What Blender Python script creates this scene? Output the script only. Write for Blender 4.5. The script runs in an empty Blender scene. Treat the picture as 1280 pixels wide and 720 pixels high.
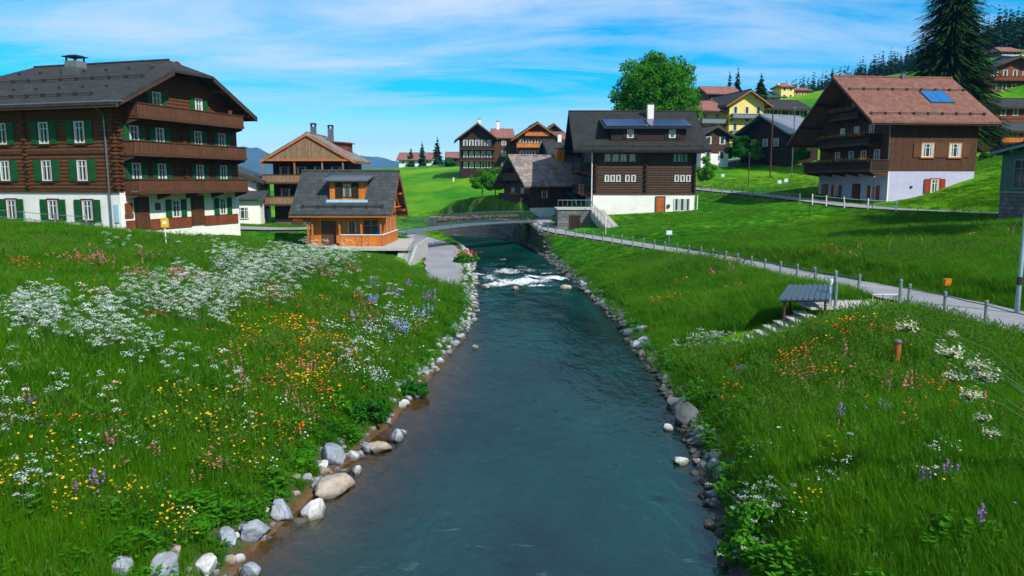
import bpy, bmesh, math, random
import numpy as np
from mathutils import Vector, Matrix
R = math.radians
random.seed(7); rng = np.random.default_rng(11)
scene = bpy.context.scene
COL = scene.collection

# ------------------------------------------------------------------ camera
CAMZ = 7.5; F = 950.0; PITCH = R(8.03)
cam = bpy.data.objects.new('camera', bpy.data.cameras.new('camera')); COL.objects.link(cam)
cam.location = (0, 0, CAMZ); cam.rotation_euler = (R(90) - PITCH, 0, 0)
cam.data.sensor_width = 36; cam.data.lens = 36 * F / 1280; cam.data.clip_start = .1; cam.data.clip_end = 30000
scene.camera = cam
cp, sp = math.cos(PITCH), math.sin(PITCH)
def at(px, py, Y):            # the world point that a measured direction meets at distance Y
    v = py - 360; k = Y / (F * cp - v * sp)
    return Vector(((px - 640) * k, Y, CAMZ + (-F * sp - v * cp) * k))
def on(px, py, z):            # ... or at height z
    v = py - 360; k = (CAMZ - z) / (F * sp + v * cp)
    return Vector(((px - 640) * k, (F * cp - v * sp) * k, z))

# ------------------------------------------------------------------ object helpers
def tag(o, label=None, cat=None, group=None, kind=None):
    if label: o['label'] = label
    if cat: o['category'] = cat
    if group: o['group'] = group
    if kind: o['kind'] = kind
    return o
def empty(name, loc, rz=0, label=None, cat=None, group=None):
    o = bpy.data.objects.new(name, None); COL.objects.link(o)
    o.location = loc; o.rotation_euler = (0, 0, rz); o.empty_display_size = .3
    return tag(o, label, cat, group)
def children(o): return [c for c in COL.objects if c.parent == o]
class MB:
    def __init__(s): s.v = []; s.f = []; s.m = []; s.st = []
    def add(s, V, Fc, mi=0, T=None):
        n = len(s.v); s.st.append((n, len(s.f)))
        for p in V:
            p = Vector(p)
            s.v.append(tuple(T @ p if T is not None else p))
        for f in Fc: s.f.append(tuple(i + n for i in f)); s.m.append(mi)
        return s
    def box(s, a, b, mi=0, T=None):
        x0, y0, z0 = a; x1, y1, z1 = b
        V = [(x0,y0,z0),(x1,y0,z0),(x1,y1,z0),(x0,y1,z0),(x0,y0,z1),(x1,y0,z1),(x1,y1,z1),(x0,y1,z1)]
        return s.add(V, [(0,3,2,1),(4,5,6,7),(0,1,5,4),(1,2,6,5),(2,3,7,6),(3,0,4,7)], mi, T)
    def prism(s, poly, ext, mi=0, T=None):
        n = len(poly); e = Vector(ext)
        V = [Vector(p) for p in poly] + [Vector(p) + e for p in poly]
        return s.add(V, [tuple(range(n))[::-1], tuple(range(n, 2*n))] + [(i, (i+1) % n, n+(i+1) % n, n+i) for i in range(n)], mi, T)
    def tube(s, pts, r, n=6, mi=0, T=None, cap=True):
        pts = [Vector(p) for p in pts]; rs = r if isinstance(r, (list, tuple)) else [r]*len(pts)
        V = []; Fc = []
        for i, p in enumerate(pts):
            d = (pts[min(i+1, len(pts)-1)] - pts[max(i-1, 0)]).normalized()
            u = d.cross(Vector((0,0,1)))
            if u.length < .05: u = Vector((1,0,0))
            u.normalize(); w = d.cross(u)
            for k in range(n):
                a = 2*math.pi*k/n; V.append(p + (u*math.cos(a) + w*math.sin(a))*rs[i])
        for i in range(len(pts)-1):
            for k in range(n):
                Fc.append((i*n+k, i*n+(k+1) % n, (i+1)*n+(k+1) % n, (i+1)*n+k))
        if cap: Fc += [tuple(range(n))[::-1], tuple(range((len(pts)-1)*n, len(pts)*n))]
        return s.add(V, Fc, mi, T)
    def build(s, name, mats, parent=None, loc=None, rz=0, smooth=False, norm=True, mesh=None):
        if mesh is None:
            me = bpy.data.meshes.new(name); me.from_pydata(s.v, [], s.f)
            for m in (mats if isinstance(mats, (list, tuple)) else [mats]): me.materials.append(m)
            me.polygons.foreach_set('material_index', s.m)
            if norm:
                b = bmesh.new(); b.from_mesh(me); bmesh.ops.recalc_face_normals(b, faces=b.faces); b.to_mesh(me); b.free()
            if smooth: me.polygons.foreach_set('use_smooth', [True]*len(me.polygons))
        else: me = mesh
        o = bpy.data.objects.new(name, me); COL.objects.link(o)
        if parent: o.parent = parent
        if loc is not None: o.location = loc
        o.rotation_euler = (0, 0, rz)
        return o
def pieces(mb):                  # one builder per separate solid
    out = []; st = mb.st + [(len(mb.v), len(mb.f))]
    for (v0, f0), (v1, f1) in zip(st[:-1], st[1:]):
        q = MB(); q.v = mb.v[v0:v1]; q.f = [tuple(i-v0 for i in f) for f in mb.f[f0:f1]]; q.m = mb.m[f0:f1]; out.append(q)
    return out
def npmesh(name, V, Q, mats, mi=None, smooth=False):     # fast mesh from numpy arrays (quads)
    me = bpy.data.meshes.new(name)
    V = np.asarray(V, dtype=np.float32); Q = np.asarray(Q, dtype=np.int32); k = Q.shape[1]
    me.vertices.add(len(V)); me.vertices.foreach_set('co', V.ravel())
    me.loops.add(Q.size); me.loops.foreach_set('vertex_index', Q.ravel())
    me.polygons.add(len(Q)); me.polygons.foreach_set('loop_start', np.arange(0, Q.size, k, dtype=np.int32))
    me.polygons.foreach_set('loop_total', np.full(len(Q), k, dtype=np.int32))
    for m in mats: me.materials.append(m)
    if mi is not None: me.polygons.foreach_set('material_index', np.asarray(mi, dtype=np.int32))
    if smooth: me.polygons.foreach_set('use_smooth', np.ones(len(Q), dtype=bool))
    me.update(calc_edges=True)
    return me
def link(name, me, parent=None, loc=(0,0,0), rz=0):
    o = bpy.data.objects.new(name, me); COL.objects.link(o); o.location = loc; o.rotation_euler = (0,0,rz)
    if parent: o.parent = parent
    return o
def copy_tree(o, parent=None):
    c = o.copy(); COL.objects.link(c); c.parent = parent
    for ch in children(o): copy_tree(ch, c)
    return c

# ------------------------------------------------------------------ materials
class NT:
    def __init__(s, m): s.n = m.node_tree.nodes; s.l = m.node_tree.links
    def node(s, t, **kw):
        x = s.n.new(t)
        for k, v in kw.items(): setattr(x, k, v)
        return x
    def put(s, sock, v):
        if hasattr(v, 'is_output') or isinstance(v, bpy.types.NodeSocket): s.l.new(v, sock)
        else: sock.default_value = v
    def math(s, op, a, b=None, c=None, clamp=False):
        x = s.node('ShaderNodeMath', operation=op, use_clamp=clamp)
        s.put(x.inputs[0], a)
        if b is not None: s.put(x.inputs[1], b)
        if c is not None: s.put(x.inputs[2], c)
        return x.outputs[0]
    def mix(s, f, a, b, mode='MIX'):
        x = s.node('ShaderNodeMix', data_type='RGBA', blend_type=mode)
        s.put(x.inputs[0], f)
        s.put(x.inputs[6], a if not isinstance(a, tuple) else (*a[:3], 1)); s.put(x.inputs[7], b if not isinstance(b, tuple) else (*b[:3], 1))
        return x.outputs[2]
    def noise(s, vec, scale, detail=4, rough=.6, dist=0):
        x = s.node('ShaderNodeTexNoise'); s.l.new(vec, x.inputs['Vector']); x.inputs['Scale'].default_value = scale
        x.inputs['Detail'].default_value = detail; x.inputs['Roughness'].default_value = rough; x.inputs['Distortion'].default_value = dist
        return x.outputs['Fac']
    def ramp(s, f, a, b):
        x = s.node('ShaderNodeMapRange'); s.put(x.inputs[0], f); x.inputs[1].default_value = a; x.inputs[2].default_value = b
        return x.outputs[0]
    def mapping(s, vec, sc=(1,1,1), rot=(0,0,0)):
        x = s.node('ShaderNodeMapping'); s.l.new(vec, x.inputs[0]); x.inputs['Scale'].default_value = sc; x.inputs['Rotation'].default_value = rot
        return x.outputs[0]
MATS = {}
def newmat(name):
    m = bpy.data.materials.new(name); m.use_nodes = True; t = NT(m)
    b = t.n['Principled BSDF']; return m, t, b
def mat(name, col, rough=.8, col2=None, scale=3, kind='noise', p=.25, bump=.3, bscale=30, spec=.3, metal=0, swap=False, vary=.25, obj_var=0, coord='Object', gap=.06, gapdark=.35):
    if name in MATS: return MATS[name]
    m, t, b = newmat(name); MATS[name] = m
    tc = t.node('ShaderNodeTexCoord').outputs[coord]
    c2 = col2 or tuple(c*(1-vary) for c in col)
    f = t.ramp(t.noise(tc, scale, 5, .65), .3, .7)
    c = t.mix(f, tuple(col), tuple(c2))
    h = t.noise(tc, bscale, 3, .6)
    if kind in ('logs', 'planks'):
        sx = t.node('ShaderNodeSeparateXYZ'); t.l.new(tc, sx.inputs[0])
        q = sx.outputs[2] if kind == 'logs' else t.math('ADD', sx.outputs[0], sx.outputs[1])
        q = t.math('DIVIDE', q, p)
        fr = t.math('FRACT', q); ix = t.math('FLOOR', q)
        wn = t.node('ShaderNodeTexWhiteNoise', noise_dimensions='1D'); t.l.new(ix, wn.inputs['W'])
        c = t.mix(t.math('MULTIPLY', wn.outputs['Value'], .9), c, tuple(x*.5 for x in col))
        ln = t.mapping(tc, (1,1,14) if kind == 'logs' else (14,14,1))
        c = t.mix(t.math('MULTIPLY', t.ramp(t.noise(ln, 2.2, 4), .45, .7), .55), c, tuple(x*1.7 for x in col))
        g = t.math('LESS_THAN', fr, gap)
        c = t.mix(t.math('MULTIPLY', g, 1-gapdark), c, (.006,.004,.003))
        prof = t.math('SINE', t.math('MULTIPLY', fr, math.pi)) if kind == 'logs' else t.math('GREATER_THAN', fr, gap)
        h = t.math('ADD', t.math('MULTIPLY', prof, 1.0), t.math('MULTIPLY', h, .25))
    elif kind in ('tiles', 'stones'):
        br = t.node('ShaderNodeTexBrick'); mp = t.mapping(tc, (1,1,1), (0,0,math.pi/2) if swap else (0,0,0))
        if kind == 'stones':
            sx = t.node('ShaderNodeSeparateXYZ'); t.l.new(tc, sx.inputs[0]); cb = t.node('ShaderNodeCombineXYZ')
            t.l.new(t.math('ADD', sx.outputs[0], sx.outputs[1]), cb.inputs[0]); t.l.new(sx.outputs[2], cb.inputs[1]); mp = cb.outputs[0]
        t.l.new(mp, br.inputs['Vector'])
        br.inputs['Scale'].default_value = 1; br.inputs['Brick Width'].default_value = p*1.1; br.inputs['Row Height'].default_value = p if kind == 'tiles' else p*.6
        br.inputs['Mortar Size'].default_value = .014 if kind == 'tiles' else .02; br.inputs['Mortar Smooth'].default_value = .2
        br.inputs['Color1'].default_value = (0,0,0,1); br.inputs['Color2'].default_value = (1,1,1,1); br.inputs['Mortar'].default_value = (.5,.5,.5,1)
        c = t.mix(t.math('MULTIPLY', br.outputs['Color'], .7), c, tuple(x*.6 for x in c2))
        c = t.mix(t.math('MULTIPLY', br.outputs['Fac'], .7), c, tuple(x*.3 for x in c2))
        h = t.math('SUBTRACT', t.math('MULTIPLY', h, .5), br.outputs['Fac'])
    if 'rock' in name:            # wet and silty near the water line, lichen and moss above
        gp = t.node('ShaderNodeNewGeometry').outputs['Position']; sz = t.node('ShaderNodeSeparateXYZ'); t.l.new(gp, sz.inputs[0])
        nz = t.noise(gp, 6, 4, .7); c = t.mix(t.math('MULTIPLY', t.ramp(nz, .60, .72), .5), c, (.10,.105,.05))
        c = t.mix(t.math('MULTIPLY', t.ramp(t.noise(gp, 2.6, 5, .75), .50, .62), .45), c, (.16,.15,.13))
        wl = t.ramp(t.math('ADD', sz.outputs[2], t.math('MULTIPLY', nz, .12)), .22, .10)
        c = t.mix(t.math('MULTIPLY', wl, .8), c, (.045,.035,.022))
    if obj_var:
        oi = t.node('ShaderNodeObjectInfo')
        c = t.mix(t.math('MULTIPLY', oi.outputs['Random'], obj_var), c, tuple(x*.35 for x in c2))
    t.put(b.inputs['Base Color'], c)
    b.inputs['Roughness'].default_value = rough; b.inputs['Specular IOR Level'].default_value = spec; b.inputs['Metallic'].default_value = metal
    if bump:
        bp = t.node('ShaderNodeBump'); bp.inputs['Strength'].default_value = bump; bp.inputs['Distance'].default_value = .04
        t.l.new(h, bp.inputs['Height']); t.l.new(bp.outputs[0], b.inputs['Normal'])
    return m

def leafmat(name, c1, c2, transl=.35, scale=.5, objv=.4, rough=.6, nscale=None):
    m, t, b = newmat(name); MATS[name] = m
    geo = t.node('ShaderNodeNewGeometry'); oi = t.node('ShaderNodeObjectInfo')
    n = t.ramp(t.noise(geo.outputs['Position'], scale, 5, .7), .3, .7)
    wn = t.node('ShaderNodeTexWhiteNoise', noise_dimensions='1D'); t.l.new(oi.outputs['Random'], wn.inputs['W'])
    isl = geo.outputs['Random Per Island']
    f = t.math('ADD', t.math('MULTIPLY', n, 1-objv), t.math('MULTIPLY', t.math('ADD', t.math('MULTIPLY', wn.outputs['Value'], .5), t.math('MULTIPLY', isl, .5)), objv))
    c = t.mix(f, c1, c2)
    out = t.n['Material Output']; t.n.remove(b)
    d = t.node('ShaderNodeBsdfPrincipled'); t.l.new(c, d.inputs['Base Color']); d.inputs['Roughness'].default_value = rough; d.inputs['Specular IOR Level'].default_value = .08
    tr = t.node('ShaderNodeBsdfTranslucent'); t.l.new(t.mix(.0, c, c), tr.inputs['Color'])
    mx = t.node('ShaderNodeMixShader'); mx.inputs[0].default_value = transl
    t.l.new(d.outputs[0], mx.inputs[1]); t.l.new(tr.outputs[0], mx.inputs[2]); t.l.new(mx.outputs[0], out.inputs['Surface'])
    return m

m_plaster = mat('white_plaster', (.82,.81,.78), .9, (.68,.66,.61), .7, bump=.15)
m_plaster_blue = mat('bluish_plaster', (.46,.47,.64), .9, (.38,.39,.54), 1.2, bump=.15)
m_plaster_yellow = mat('yellow_plaster', (.80,.62,.20), .9, (.72,.54,.16), 1, bump=.1)
m_log_hotel = mat('brown_logs', (.125,.046,.015), .7, (.060,.022,.008), 1.5, kind='logs', p=.27, bump=1)
m_log_dark = mat('dark_logs', (.066,.036,.020), .75, (.036,.020,.013), 1.5, kind='logs', p=.27, bump=1)
m_plank_brown = mat('brown_boards', (.088,.037,.017), .7, (.052,.022,.011), 2, kind='planks', p=.2, bump=.8)
m_plank_dark = mat('dark_boards', (.030,.015,.010), .7, (.02,.01,.008), 2, kind='planks', p=.16, bump=.8)
m_plank_balc = mat('balcony_boards', (.125,.052,.024), .7, (.08,.034,.018), 2, kind='planks', p=.13, bump=.8)
m_plank_red = mat('reddish_boards', (.22,.055,.022), .65, (.14,.035,.016), 2, kind='planks', p=.2, bump=.6)
m_plank_orange = mat('orange_boards', (.60,.19,.025), .5, (.46,.13,.02), 2, kind='planks', p=.14, bump=.5, gapdark=.5)
m_plank_grey = mat('weathered_boards', (.28,.175,.10), .8, (.17,.105,.06), 2, kind='planks', p=.18, bump=.8)
m_beam = mat('timber_beam', (.085,.038,.018), .7, (.05,.022,.012), 4)
m_beam_orange = mat('orange_beam', (.48,.16,.035), .55, (.36,.11,.025), 4)
m_roof_grey = mat('grey_roof_tiles', (.046,.046,.045), .85, (.030,.031,.031), .8, kind='tiles', p=.38, bump=.5)
m_roof_dark = mat('dark_roof_tiles', (.028,.031,.030), .85, (.020,.022,.021), .8, kind='tiles', p=.38, bump=.5)
m_roof_slate = mat('slate_roof', (.060,.072,.076), .8, (.040,.050,.054), .8, kind='tiles', p=.34, bump=.6)
m_roof_stone = mat('rough_stone_roof', (.36,.31,.28), .85, (.17,.14,.13), 2.2, kind='tiles', p=.55, bump=1)
m_roof_red = mat('terracotta_tiles', (.25,.115,.082), .8, (.19,.085,.062), .8, kind='tiles', p=.33, bump=.5)
m_roof_pink = mat('faded_red_tiles', (.32,.15,.12), .85, (.24,.10,.08), 1, kind='tiles', p=.5, bump=.3)
m_roof_metal = mat('metal_roof', (.30,.33,.36), .4, (.2,.22,.25), 1.5, kind='planks', p=.5, bump=.5, metal=.4)
m_roof_teal = mat('teal_roof', (.04,.12,.12), .5, (.03,.09,.09), 1, kind='planks', p=.5, bump=.4)
m_white = mat('white_paint', (.78,.78,.76), .5, bump=0)
m_green = mat('green_shutter', (.008,.10,.028), .5, (.006,.065,.02), 3, kind='noise', bump=.1)
m_redsh = mat('red_shutter', (.30,.045,.018), .5, (.22,.03,.014), 3, bump=.1)
m_metal = mat('grey_metal', (.22,.24,.25), .4, metal=.7, bump=.05)
m_dmetal = mat('dark_metal', (.05,.055,.06), .5, metal=.5, bump=.05)
m_steel_blue = mat('painted_steel', (.16,.24,.26), .5, bump=.05)
m_concrete = mat('pale_concrete', (.46,.45,.43), .9, (.34,.33,.31), 2, bump=.3)
m_stone_wall = mat('stone_masonry', (.22,.22,.22), .9, (.12,.125,.13), 1.5, kind='stones', p=.55, bump=1)
m_asphalt = mat('pale_asphalt', (.30,.30,.32), .9, (.20,.205,.22), .35, bump=.3, bscale=60, coord='Object')
m_orange = mat('orange_plastic', (.75,.22,.01), .4, bump=0)
m_yellow = mat('yellow_paint', (.80,.48,.02), .4, bump=0)
m_blue = mat('blue_cloth', (.02,.14,.55), .6, bump=.1)
m_bluesign = mat('pale_blue_enamel', (.35,.60,.75), .4, bump=0)
m_door = mat('wooden_door', (.11,.045,.02), .55, (.08,.03,.015), 5, kind='planks', p=.3, bump=.4)
m_door_orange = mat('orange_door', (.42,.12,.02), .5, (.3,.08,.015), 5, kind='planks', p=.3, bump=.4)
m_curtain = mat('net_curtain', (.60,.66,.66), .5, (.45,.5,.5), 8, bump=.1, obj_var=.8)
def glassmat(name, col, rough=.08):
    m, t, b = newmat(name); b.inputs['Base Color'].default_value = (*col, 1); b.inputs['Roughness'].default_value = rough
    b.inputs['Specular IOR Level'].default_value = .8; return m
m_glass = glassmat('window_glass', (.035,.05,.055))
def panelmat():
    m, t, b = newmat('solar_cells'); tc = t.node('ShaderNodeTexCoord').outputs['Object']
    br = t.node('ShaderNodeTexBrick'); t.l.new(tc, br.inputs['Vector']); br.offset = 0
    br.inputs['Scale'].default_value = 1; br.inputs['Brick Width'].default_value = 1.0; br.inputs['Row Height'].default_value = .8; br.inputs['Mortar Size'].default_value = .03
    br.inputs['Color1'].default_value = (.007,.016,.075,1); br.inputs['Color2'].default_value = (.009,.020,.095,1); br.inputs['Mortar'].default_value = (.03,.04,.08,1)
    t.l.new(br.outputs['Color'], b.inputs['Base Color']); b.inputs['Roughness'].default_value = .25; return m
m_solar = panelmat()
m_skylight = glassmat('solar_collector_glass', (.02,.13,.36), .15)
m_rock = mat('river_rock', (.42,.46,.52), .85, (.19,.23,.30), 2.2, bump=.9, bscale=9, obj_var=.30)
m_rock_warm = mat('warm_river_rock', (.50,.45,.39), .85, (.28,.22,.17), 2.4, bump=.9, bscale=9, obj_var=.25)
m_rock_dark = mat('dark_river_rock', (.15,.165,.17), .8, (.05,.06,.065), 2.2, bump=.9, bscale=9, obj_var=.3)
m_bark = mat('tree_bark', (.10,.075,.05), .9, (.05,.038,.028), 6, bump=.8)
m_blossom = {}
for nm, c in dict(white=(.66,.75,.66), cream=(.72,.74,.52), yellow=(.85,.55,.02), orange=(.80,.20,.02), pink=(.70,.22,.26), purple=(.38,.16,.58), blue=(.34,.38,.78), red=(.65,.05,.03)).items():
    m_blossom[nm] = leafmat('blossom_' + nm, c, tuple(x*.7 for x in c), .25, 3, .5)
g_lo = (.010,.055,.004); 
m_grass = leafmat('meadow_grass', (.012,.140,.002), (.130,.300,.005), .42, .35, .45, .5)
m_grass_dry = leafmat('meadow_grass_seed', (.075,.20,.015), (.12,.22,.03), .4, .4, .4, .6)
m_leaf = leafmat('broad_leaves', (.025,.17,.006), (.085,.29,.010), .35, .4, .5)
m_leaf_dark = leafmat('dark_leaves', (.008,.085,.008), (.025,.15,.010), .3, .5, .5)
m_needle = leafmat('spruce_needles', (.007,.030,.008), (.028,.070,.010), .15, .35, .5)
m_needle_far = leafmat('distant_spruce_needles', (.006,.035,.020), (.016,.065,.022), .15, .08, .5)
m_stem = leafmat('plant_stem', (.05,.14,.03), (.08,.18,.04), .2, 1, .3)
# ------------------------------------------------------------------ terrain
def hsh(i, j, s=0):
    n = (i*374761393 + j*668265263 + s*982451653) & 0xffffffff
    n = ((n ^ (n >> 13)) * 1274126177) & 0xffffffff
    return ((n ^ (n >> 16)) & 0xffff) / 65535.
def vnoise(x, y, s=0):
    x = np.asarray(x, float); y = np.asarray(y, float)
    i = np.floor(x).astype(np.int64); j = np.floor(y).astype(np.int64); u = x-i; v = y-j
    u = u*u*(3-2*u); v = v*v*(3-2*v)
    return (hsh(i,j,s)*(1-u)+hsh(i+1,j,s)*u)*(1-v) + (hsh(i,j+1,s)*(1-u)+hsh(i+1,j+1,s)*u)*v
def fbm(x, y, s=0, o=4):
    r = 0; a = .5
    for k in range(o): r = r + a*vnoise(x*2**k, y*2**k, s+k); a *= .5
    return r/(1-.5**o)
def sstep(a, b, x):
    t = np.clip((x-a)/(b-a), 0, 1); return t*t*(3-2*t)
def catmull(P, n=10):
    P = [np.array(p, float) for p in P]; P = [2*P[0]-P[1]] + P + [2*P[-1]-P[-2]]; out = []
    for i in range(1, len(P)-2):
        for k in range(n):
            t = k/n
            out.append(.5*((2*P[i]) + (P[i+1]-P[i-1])*t + (2*P[i-1]-5*P[i]+4*P[i+1]-P[i+2])*t*t + (3*P[i]-P[i-1]-3*P[i+1]+P[i+2])*t**3))
    out.append(P[-2]); return np.array(out)
# river centre line: x, y, width
RIV = catmull([(-1.2,-40,9.4),(-.9,-10,10.4),(-.6,8,10.3),(-.55,13.65,10.2),(.45,20.7,9.8),(1.1,27.5,9.3),(1.7,40.7,8.2),(1.25,51.2,8.1),(.85,58,7.9),(-.5,76,7.8),(-2.4,90,8.4),(-6.6,101,8.4),(-14,110,8.2),(-28,117,8),(-60,124,8),(-110,128,8)], 8)
def near_line(X, Y, L):            # distance to a polyline and the interpolated remaining columns
    sh = X.shape; X = X.ravel(); Y = Y.ravel()
    best = np.full(X.shape, 1e9); val = np.zeros((L.shape[1]-2,) + X.shape); side = np.zeros(X.shape)
    for a, b in zip(L[:-1], L[1:]):
        dx, dy = b[0]-a[0], b[1]-a[1]; q = dx*dx+dy*dy
        t = np.clip(((X-a[0])*dx+(Y-a[1])*dy)/q, 0, 1)
        d = np.hypot(X-a[0]-t*dx, Y-a[1]-t*dy); m = d < best
        best = np.where(m, d, best)
        for k in range(L.shape[1]-2): val[k] = np.where(m, a[k+2]+t*(b[k+2]-a[k+2]), val[k])
        side = np.where(m, np.sign(dx*(Y-a[1])-dy*(X-a[0])), side)
    return best.reshape(sh), val.reshape((-1,)+sh), side.reshape(sh)
def river_sd(X, Y):
    d, v, s = near_line(X, Y, RIV); return d - v[0]/2, s       # s > 0: left bank
def bank_len(X, Y, s):
    L = np.full(X.shape, 3.0)
    w = sstep(84, 90, Y)*(1-sstep(112, 118, Y))*(s < 0)
    return L*(1-w) + .25*w
# paths: x, y, z, width
PATH_R = catmull([(18.6,4,2.6,3.4),(18.2,15,2.5,3.4),(18.2,25,2.5,3.4),(17.7,31,2.48,3.3),(17.0,36,2.4,3.0),(16.2,43,2.2,2.7),(14.9,52,2.1,2.4),(12.6,61,2.0,2.2),(8.4,73,2.0,2.1),(5.2,80,2.1,2.1),(3.9,86,2.3,2.1),(3.6,91,2.6,2.2),(4.6,97,2.9,2.2)], 8)
PATH_L = catmull([(-4.9,51,.45,2.6),(-5.0,56,.5,2.7),(-5.9,65,.55,3.2),(-7.0,76,.6,3.4),(-9.5,85,.8,3.0),(-15,90,1.6,2.6),(-22,86,2.4,3.2)], 8)
ROAD = catmull([(16,135,7.6,3.6),(22,115,6.9,3.6),(25.8,104,6.3,3.4),(29,92,5.85,3.4),(31.2,80,5.4,3.3),(33.2,72,5.0,3.2),(37,67.3,4.8,3.0),(42,63.5,4.7,3.0),(52,59,4.6,3.0),(75,54,4.6,3.0)], 8)
ROAD_UP = catmull([(20,120,8.4,3.0),(31,126,9.6,3.0),(40,135,11.2,3),(52,140,12.8,3),(70,142,15,3)], 8)
LANE = catmull([(-60,70,3.2,5),(-34,74,3.0,5),(-24,76,2.7,5),(-20,80,2.5,4)], 8)
YARD = np.array([(-19,69,1.98,7.0),(-9.6,69,1.98,7.0)])       # terrace level under the hut
FLAT = [PATH_R, PATH_L, ROAD, ROAD_UP, LANE]
CP = [(-8.5,9,1.35),(-12,8,2.4),(-20,8,3.2),(-10.6,15.3,2.55),(-7,20,1.6),(-15,22,3.2),(-26,20,3.8),(-30,35,4.15),(-19,42,3.6),(-10,30,2.4),(-8,40,2.0),(-28,50,4.15),(-36,54,4.4),(-48,60,4.6),(-13,60,1.75),(-10,56,1.6),(-20,60,2.6),(-9,47,1.9),
 (-26,72,2.7),(-30,90,2.6),(-20,95,2.2),(-45,80,3.4),(-9.5,66,1.2),(-12,100,1.6),(-15,125,3),(-10,135,4.2),(-20,170,7.2),(0,170,9.2),(-2,130,4.4),(10,150,8),(-40,250,11),(-38,300,13),(-70,320,12),(-10,320,13.5),(-60,150,3),(-120,200,1),(-160,320,0),(-300,500,-6),(-60,600,-2),(0,600,5),(-100,1200,-14),(100,1200,0),(-600,1200,-14),
 (7.3,10,1.5),(9.7,13.8,2.2),(14,20,2.5),(12,26,2.4),(14.7,26,2.4),(15,22,2.45),(8.4,24,1.3),(24,15,3.2),(22,28,3.3),(8.5,31.5,.55),(11.0,28.9,1.55),(10.5,33.5,1.3),(13.5,34,2.1),(10,44,1.3),(9.5,55,1.2),(12,50,1.9),(25,50,3.7),(20,40,3.1),(34,50,4.4),(40,40,4.6),(17,65,2.8),(15,77,3.2),(10,86,3.3),(22,86,4.2),(26,78,4.6),(8,74,2.0),
 (33,74,5.1),(40,78,6.0),(46.5,78,8.2),(52,80,9.8),(58,70,9.6),(50,66,6.4),(46,64,5.2),(61,95,10.8),(30,110,6.9),(36,128,10.2),(40,150,14.5),(30,160,13),(60,200,26),(75,200,29),(74,117,12.6),(89,140,17.6),(100,162,24),(111,170,30),(60,150,18),(20,200,16),(40,260,26),(5,250,15),
 (237,600,66),(404,600,110),(560,600,140),(150,600,36),(150,400,44),(300,350,86),(100,280,36),(200,900,60),(500,1000,110),(80,900,10),(160,220,45),(260,200,62),(120,80,24),(200,90,38),
 (-10,-20,2),(-40,-10,3.5),(12,-20,2),(40,-10,4),(900,900,130),(-900,800,-10),(800,300,150),(-500,100,2),(-150,60,4.5),(-100,80,3.5)]
def uw(X, Y):
    Yc = np.maximum(Y, -9) + 15
    return X/Yc, 1.3*np.log(Yc)
def _phi(r2): return np.sqrt(r2 + .003)
cpx = np.array(CP, float)
_sd, _s = river_sd(cpx[:,0], cpx[:,1]); _t = np.clip(1-np.exp(-np.maximum(_sd, .1)/bank_len(cpx[:,0], cpx[:,1], _s)), .3, 1)
cu, cw = uw(cpx[:,0], cpx[:,1])
_A = _phi((cu[:,None]-cu)**2 + (cw[:,None]-cw)**2)
_W = np.linalg.solve(_A + 1e-4*np.eye(len(cu)), (cpx[:,2]-.05)/_t)
def plateau(X, Y):
    u, w = uw(X, Y); r = np.zeros(X.shape)
    for a, b, c in zip(cu, cw, _W): r += c*_phi((u-a)**2 + (w-b)**2)
    return r
def height(X, Y, full=False):
    X = np.asarray(X, float); Y = np.asarray(Y, float)
    sd, s = river_sd(X, Y)
    P = plateau(X, Y)
    P = P + (fbm(X/5, Y/5, 3)-.5)*.35 + (fbm(X/40, Y/40, 9)-.5)*np.clip((np.hypot(X,Y)-120)/60, 0, 6)*.8
    P = np.where(sd < 40, np.maximum(P, .3), P)
    t = 1-np.exp(-np.maximum(sd, 0)/bank_len(X, Y, s))
    z = .05 + P*t
    z = np.where(sd < 0, .05 - .85*sstep(0, 2.2, -sd) + (fbm(X*1.2, Y*1.2, 5)-.5)*.12, z)
    pm = np.full(X.shape, 99.)
    for L in FLAT:
        d, v, _ = near_line(X, Y, L)
        w = 1-sstep(0, 1.6 + .01*np.hypot(X, Y), d - v[1]/2)
        z = np.where(sd > .1, z*(1-w) + (v[0]-.05)*w, z)
        pm = np.minimum(pm, d - v[1]/2)
    d, v, _ = near_line(X, Y, YARD); w = 1-sstep(0, 1.2, d - v[1]/2)
    w = w*(X < -8.2)
    z = z*(1-w) + 1.93*w
    return (z, sd, pm) if full else z
def H(x, y): return float(height(np.array([x], float), np.array([y], float))[0])

ang = np.radians(np.concatenate([np.linspace(-100,-46,40)[:-1], np.linspace(-46,46,560), np.linspace(46,100,40)[1:]]))
rad = np.concatenate([np.linspace(.5,8,12)[:-1], np.geomspace(8, 9000, 430)])
AA, RR = np.meshgrid(ang, rad); TX = RR*np.sin(AA); TY = RR*np.cos(AA) - 3
TZ, TSD, TPM = height(TX, TY, True)
na, nr = len(ang), len(rad)
idx = (np.arange(nr-1)[:,None]*na + np.arange(na-1)).ravel()
Q = np.stack([idx, idx+1, idx+na+1, idx+na], 1)
tm = npmesh('ground', np.stack([TX.ravel(), TY.ravel(), TZ.ravel()], 1), Q, [], smooth=True)
def attr(me, name, arr):
    a = me.attributes.new(name, 'FLOAT', 'POINT'); a.data.foreach_set('value', np.asarray(arr, dtype=np.float32).ravel())
attr(tm, 'bed', 1-sstep(-.25, .10, TSD)); attr(tm, 'warm', (TX < np.interp(TY, RIV[:,1], RIV[:,0]))*(1-sstep(26, 42, TY))); attr(tm, 'bank', 1-sstep(.3, 1.1, TSD + (fbm(TX*1.5, TY*1.5, 61)-.5)*.8)); attr(tm, 'bare', 1-sstep(-.1, .45, TPM))
m, t, b = newmat('turf_and_soil')
geo = t.node('ShaderNodeNewGeometry').outputs['Position']
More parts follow.
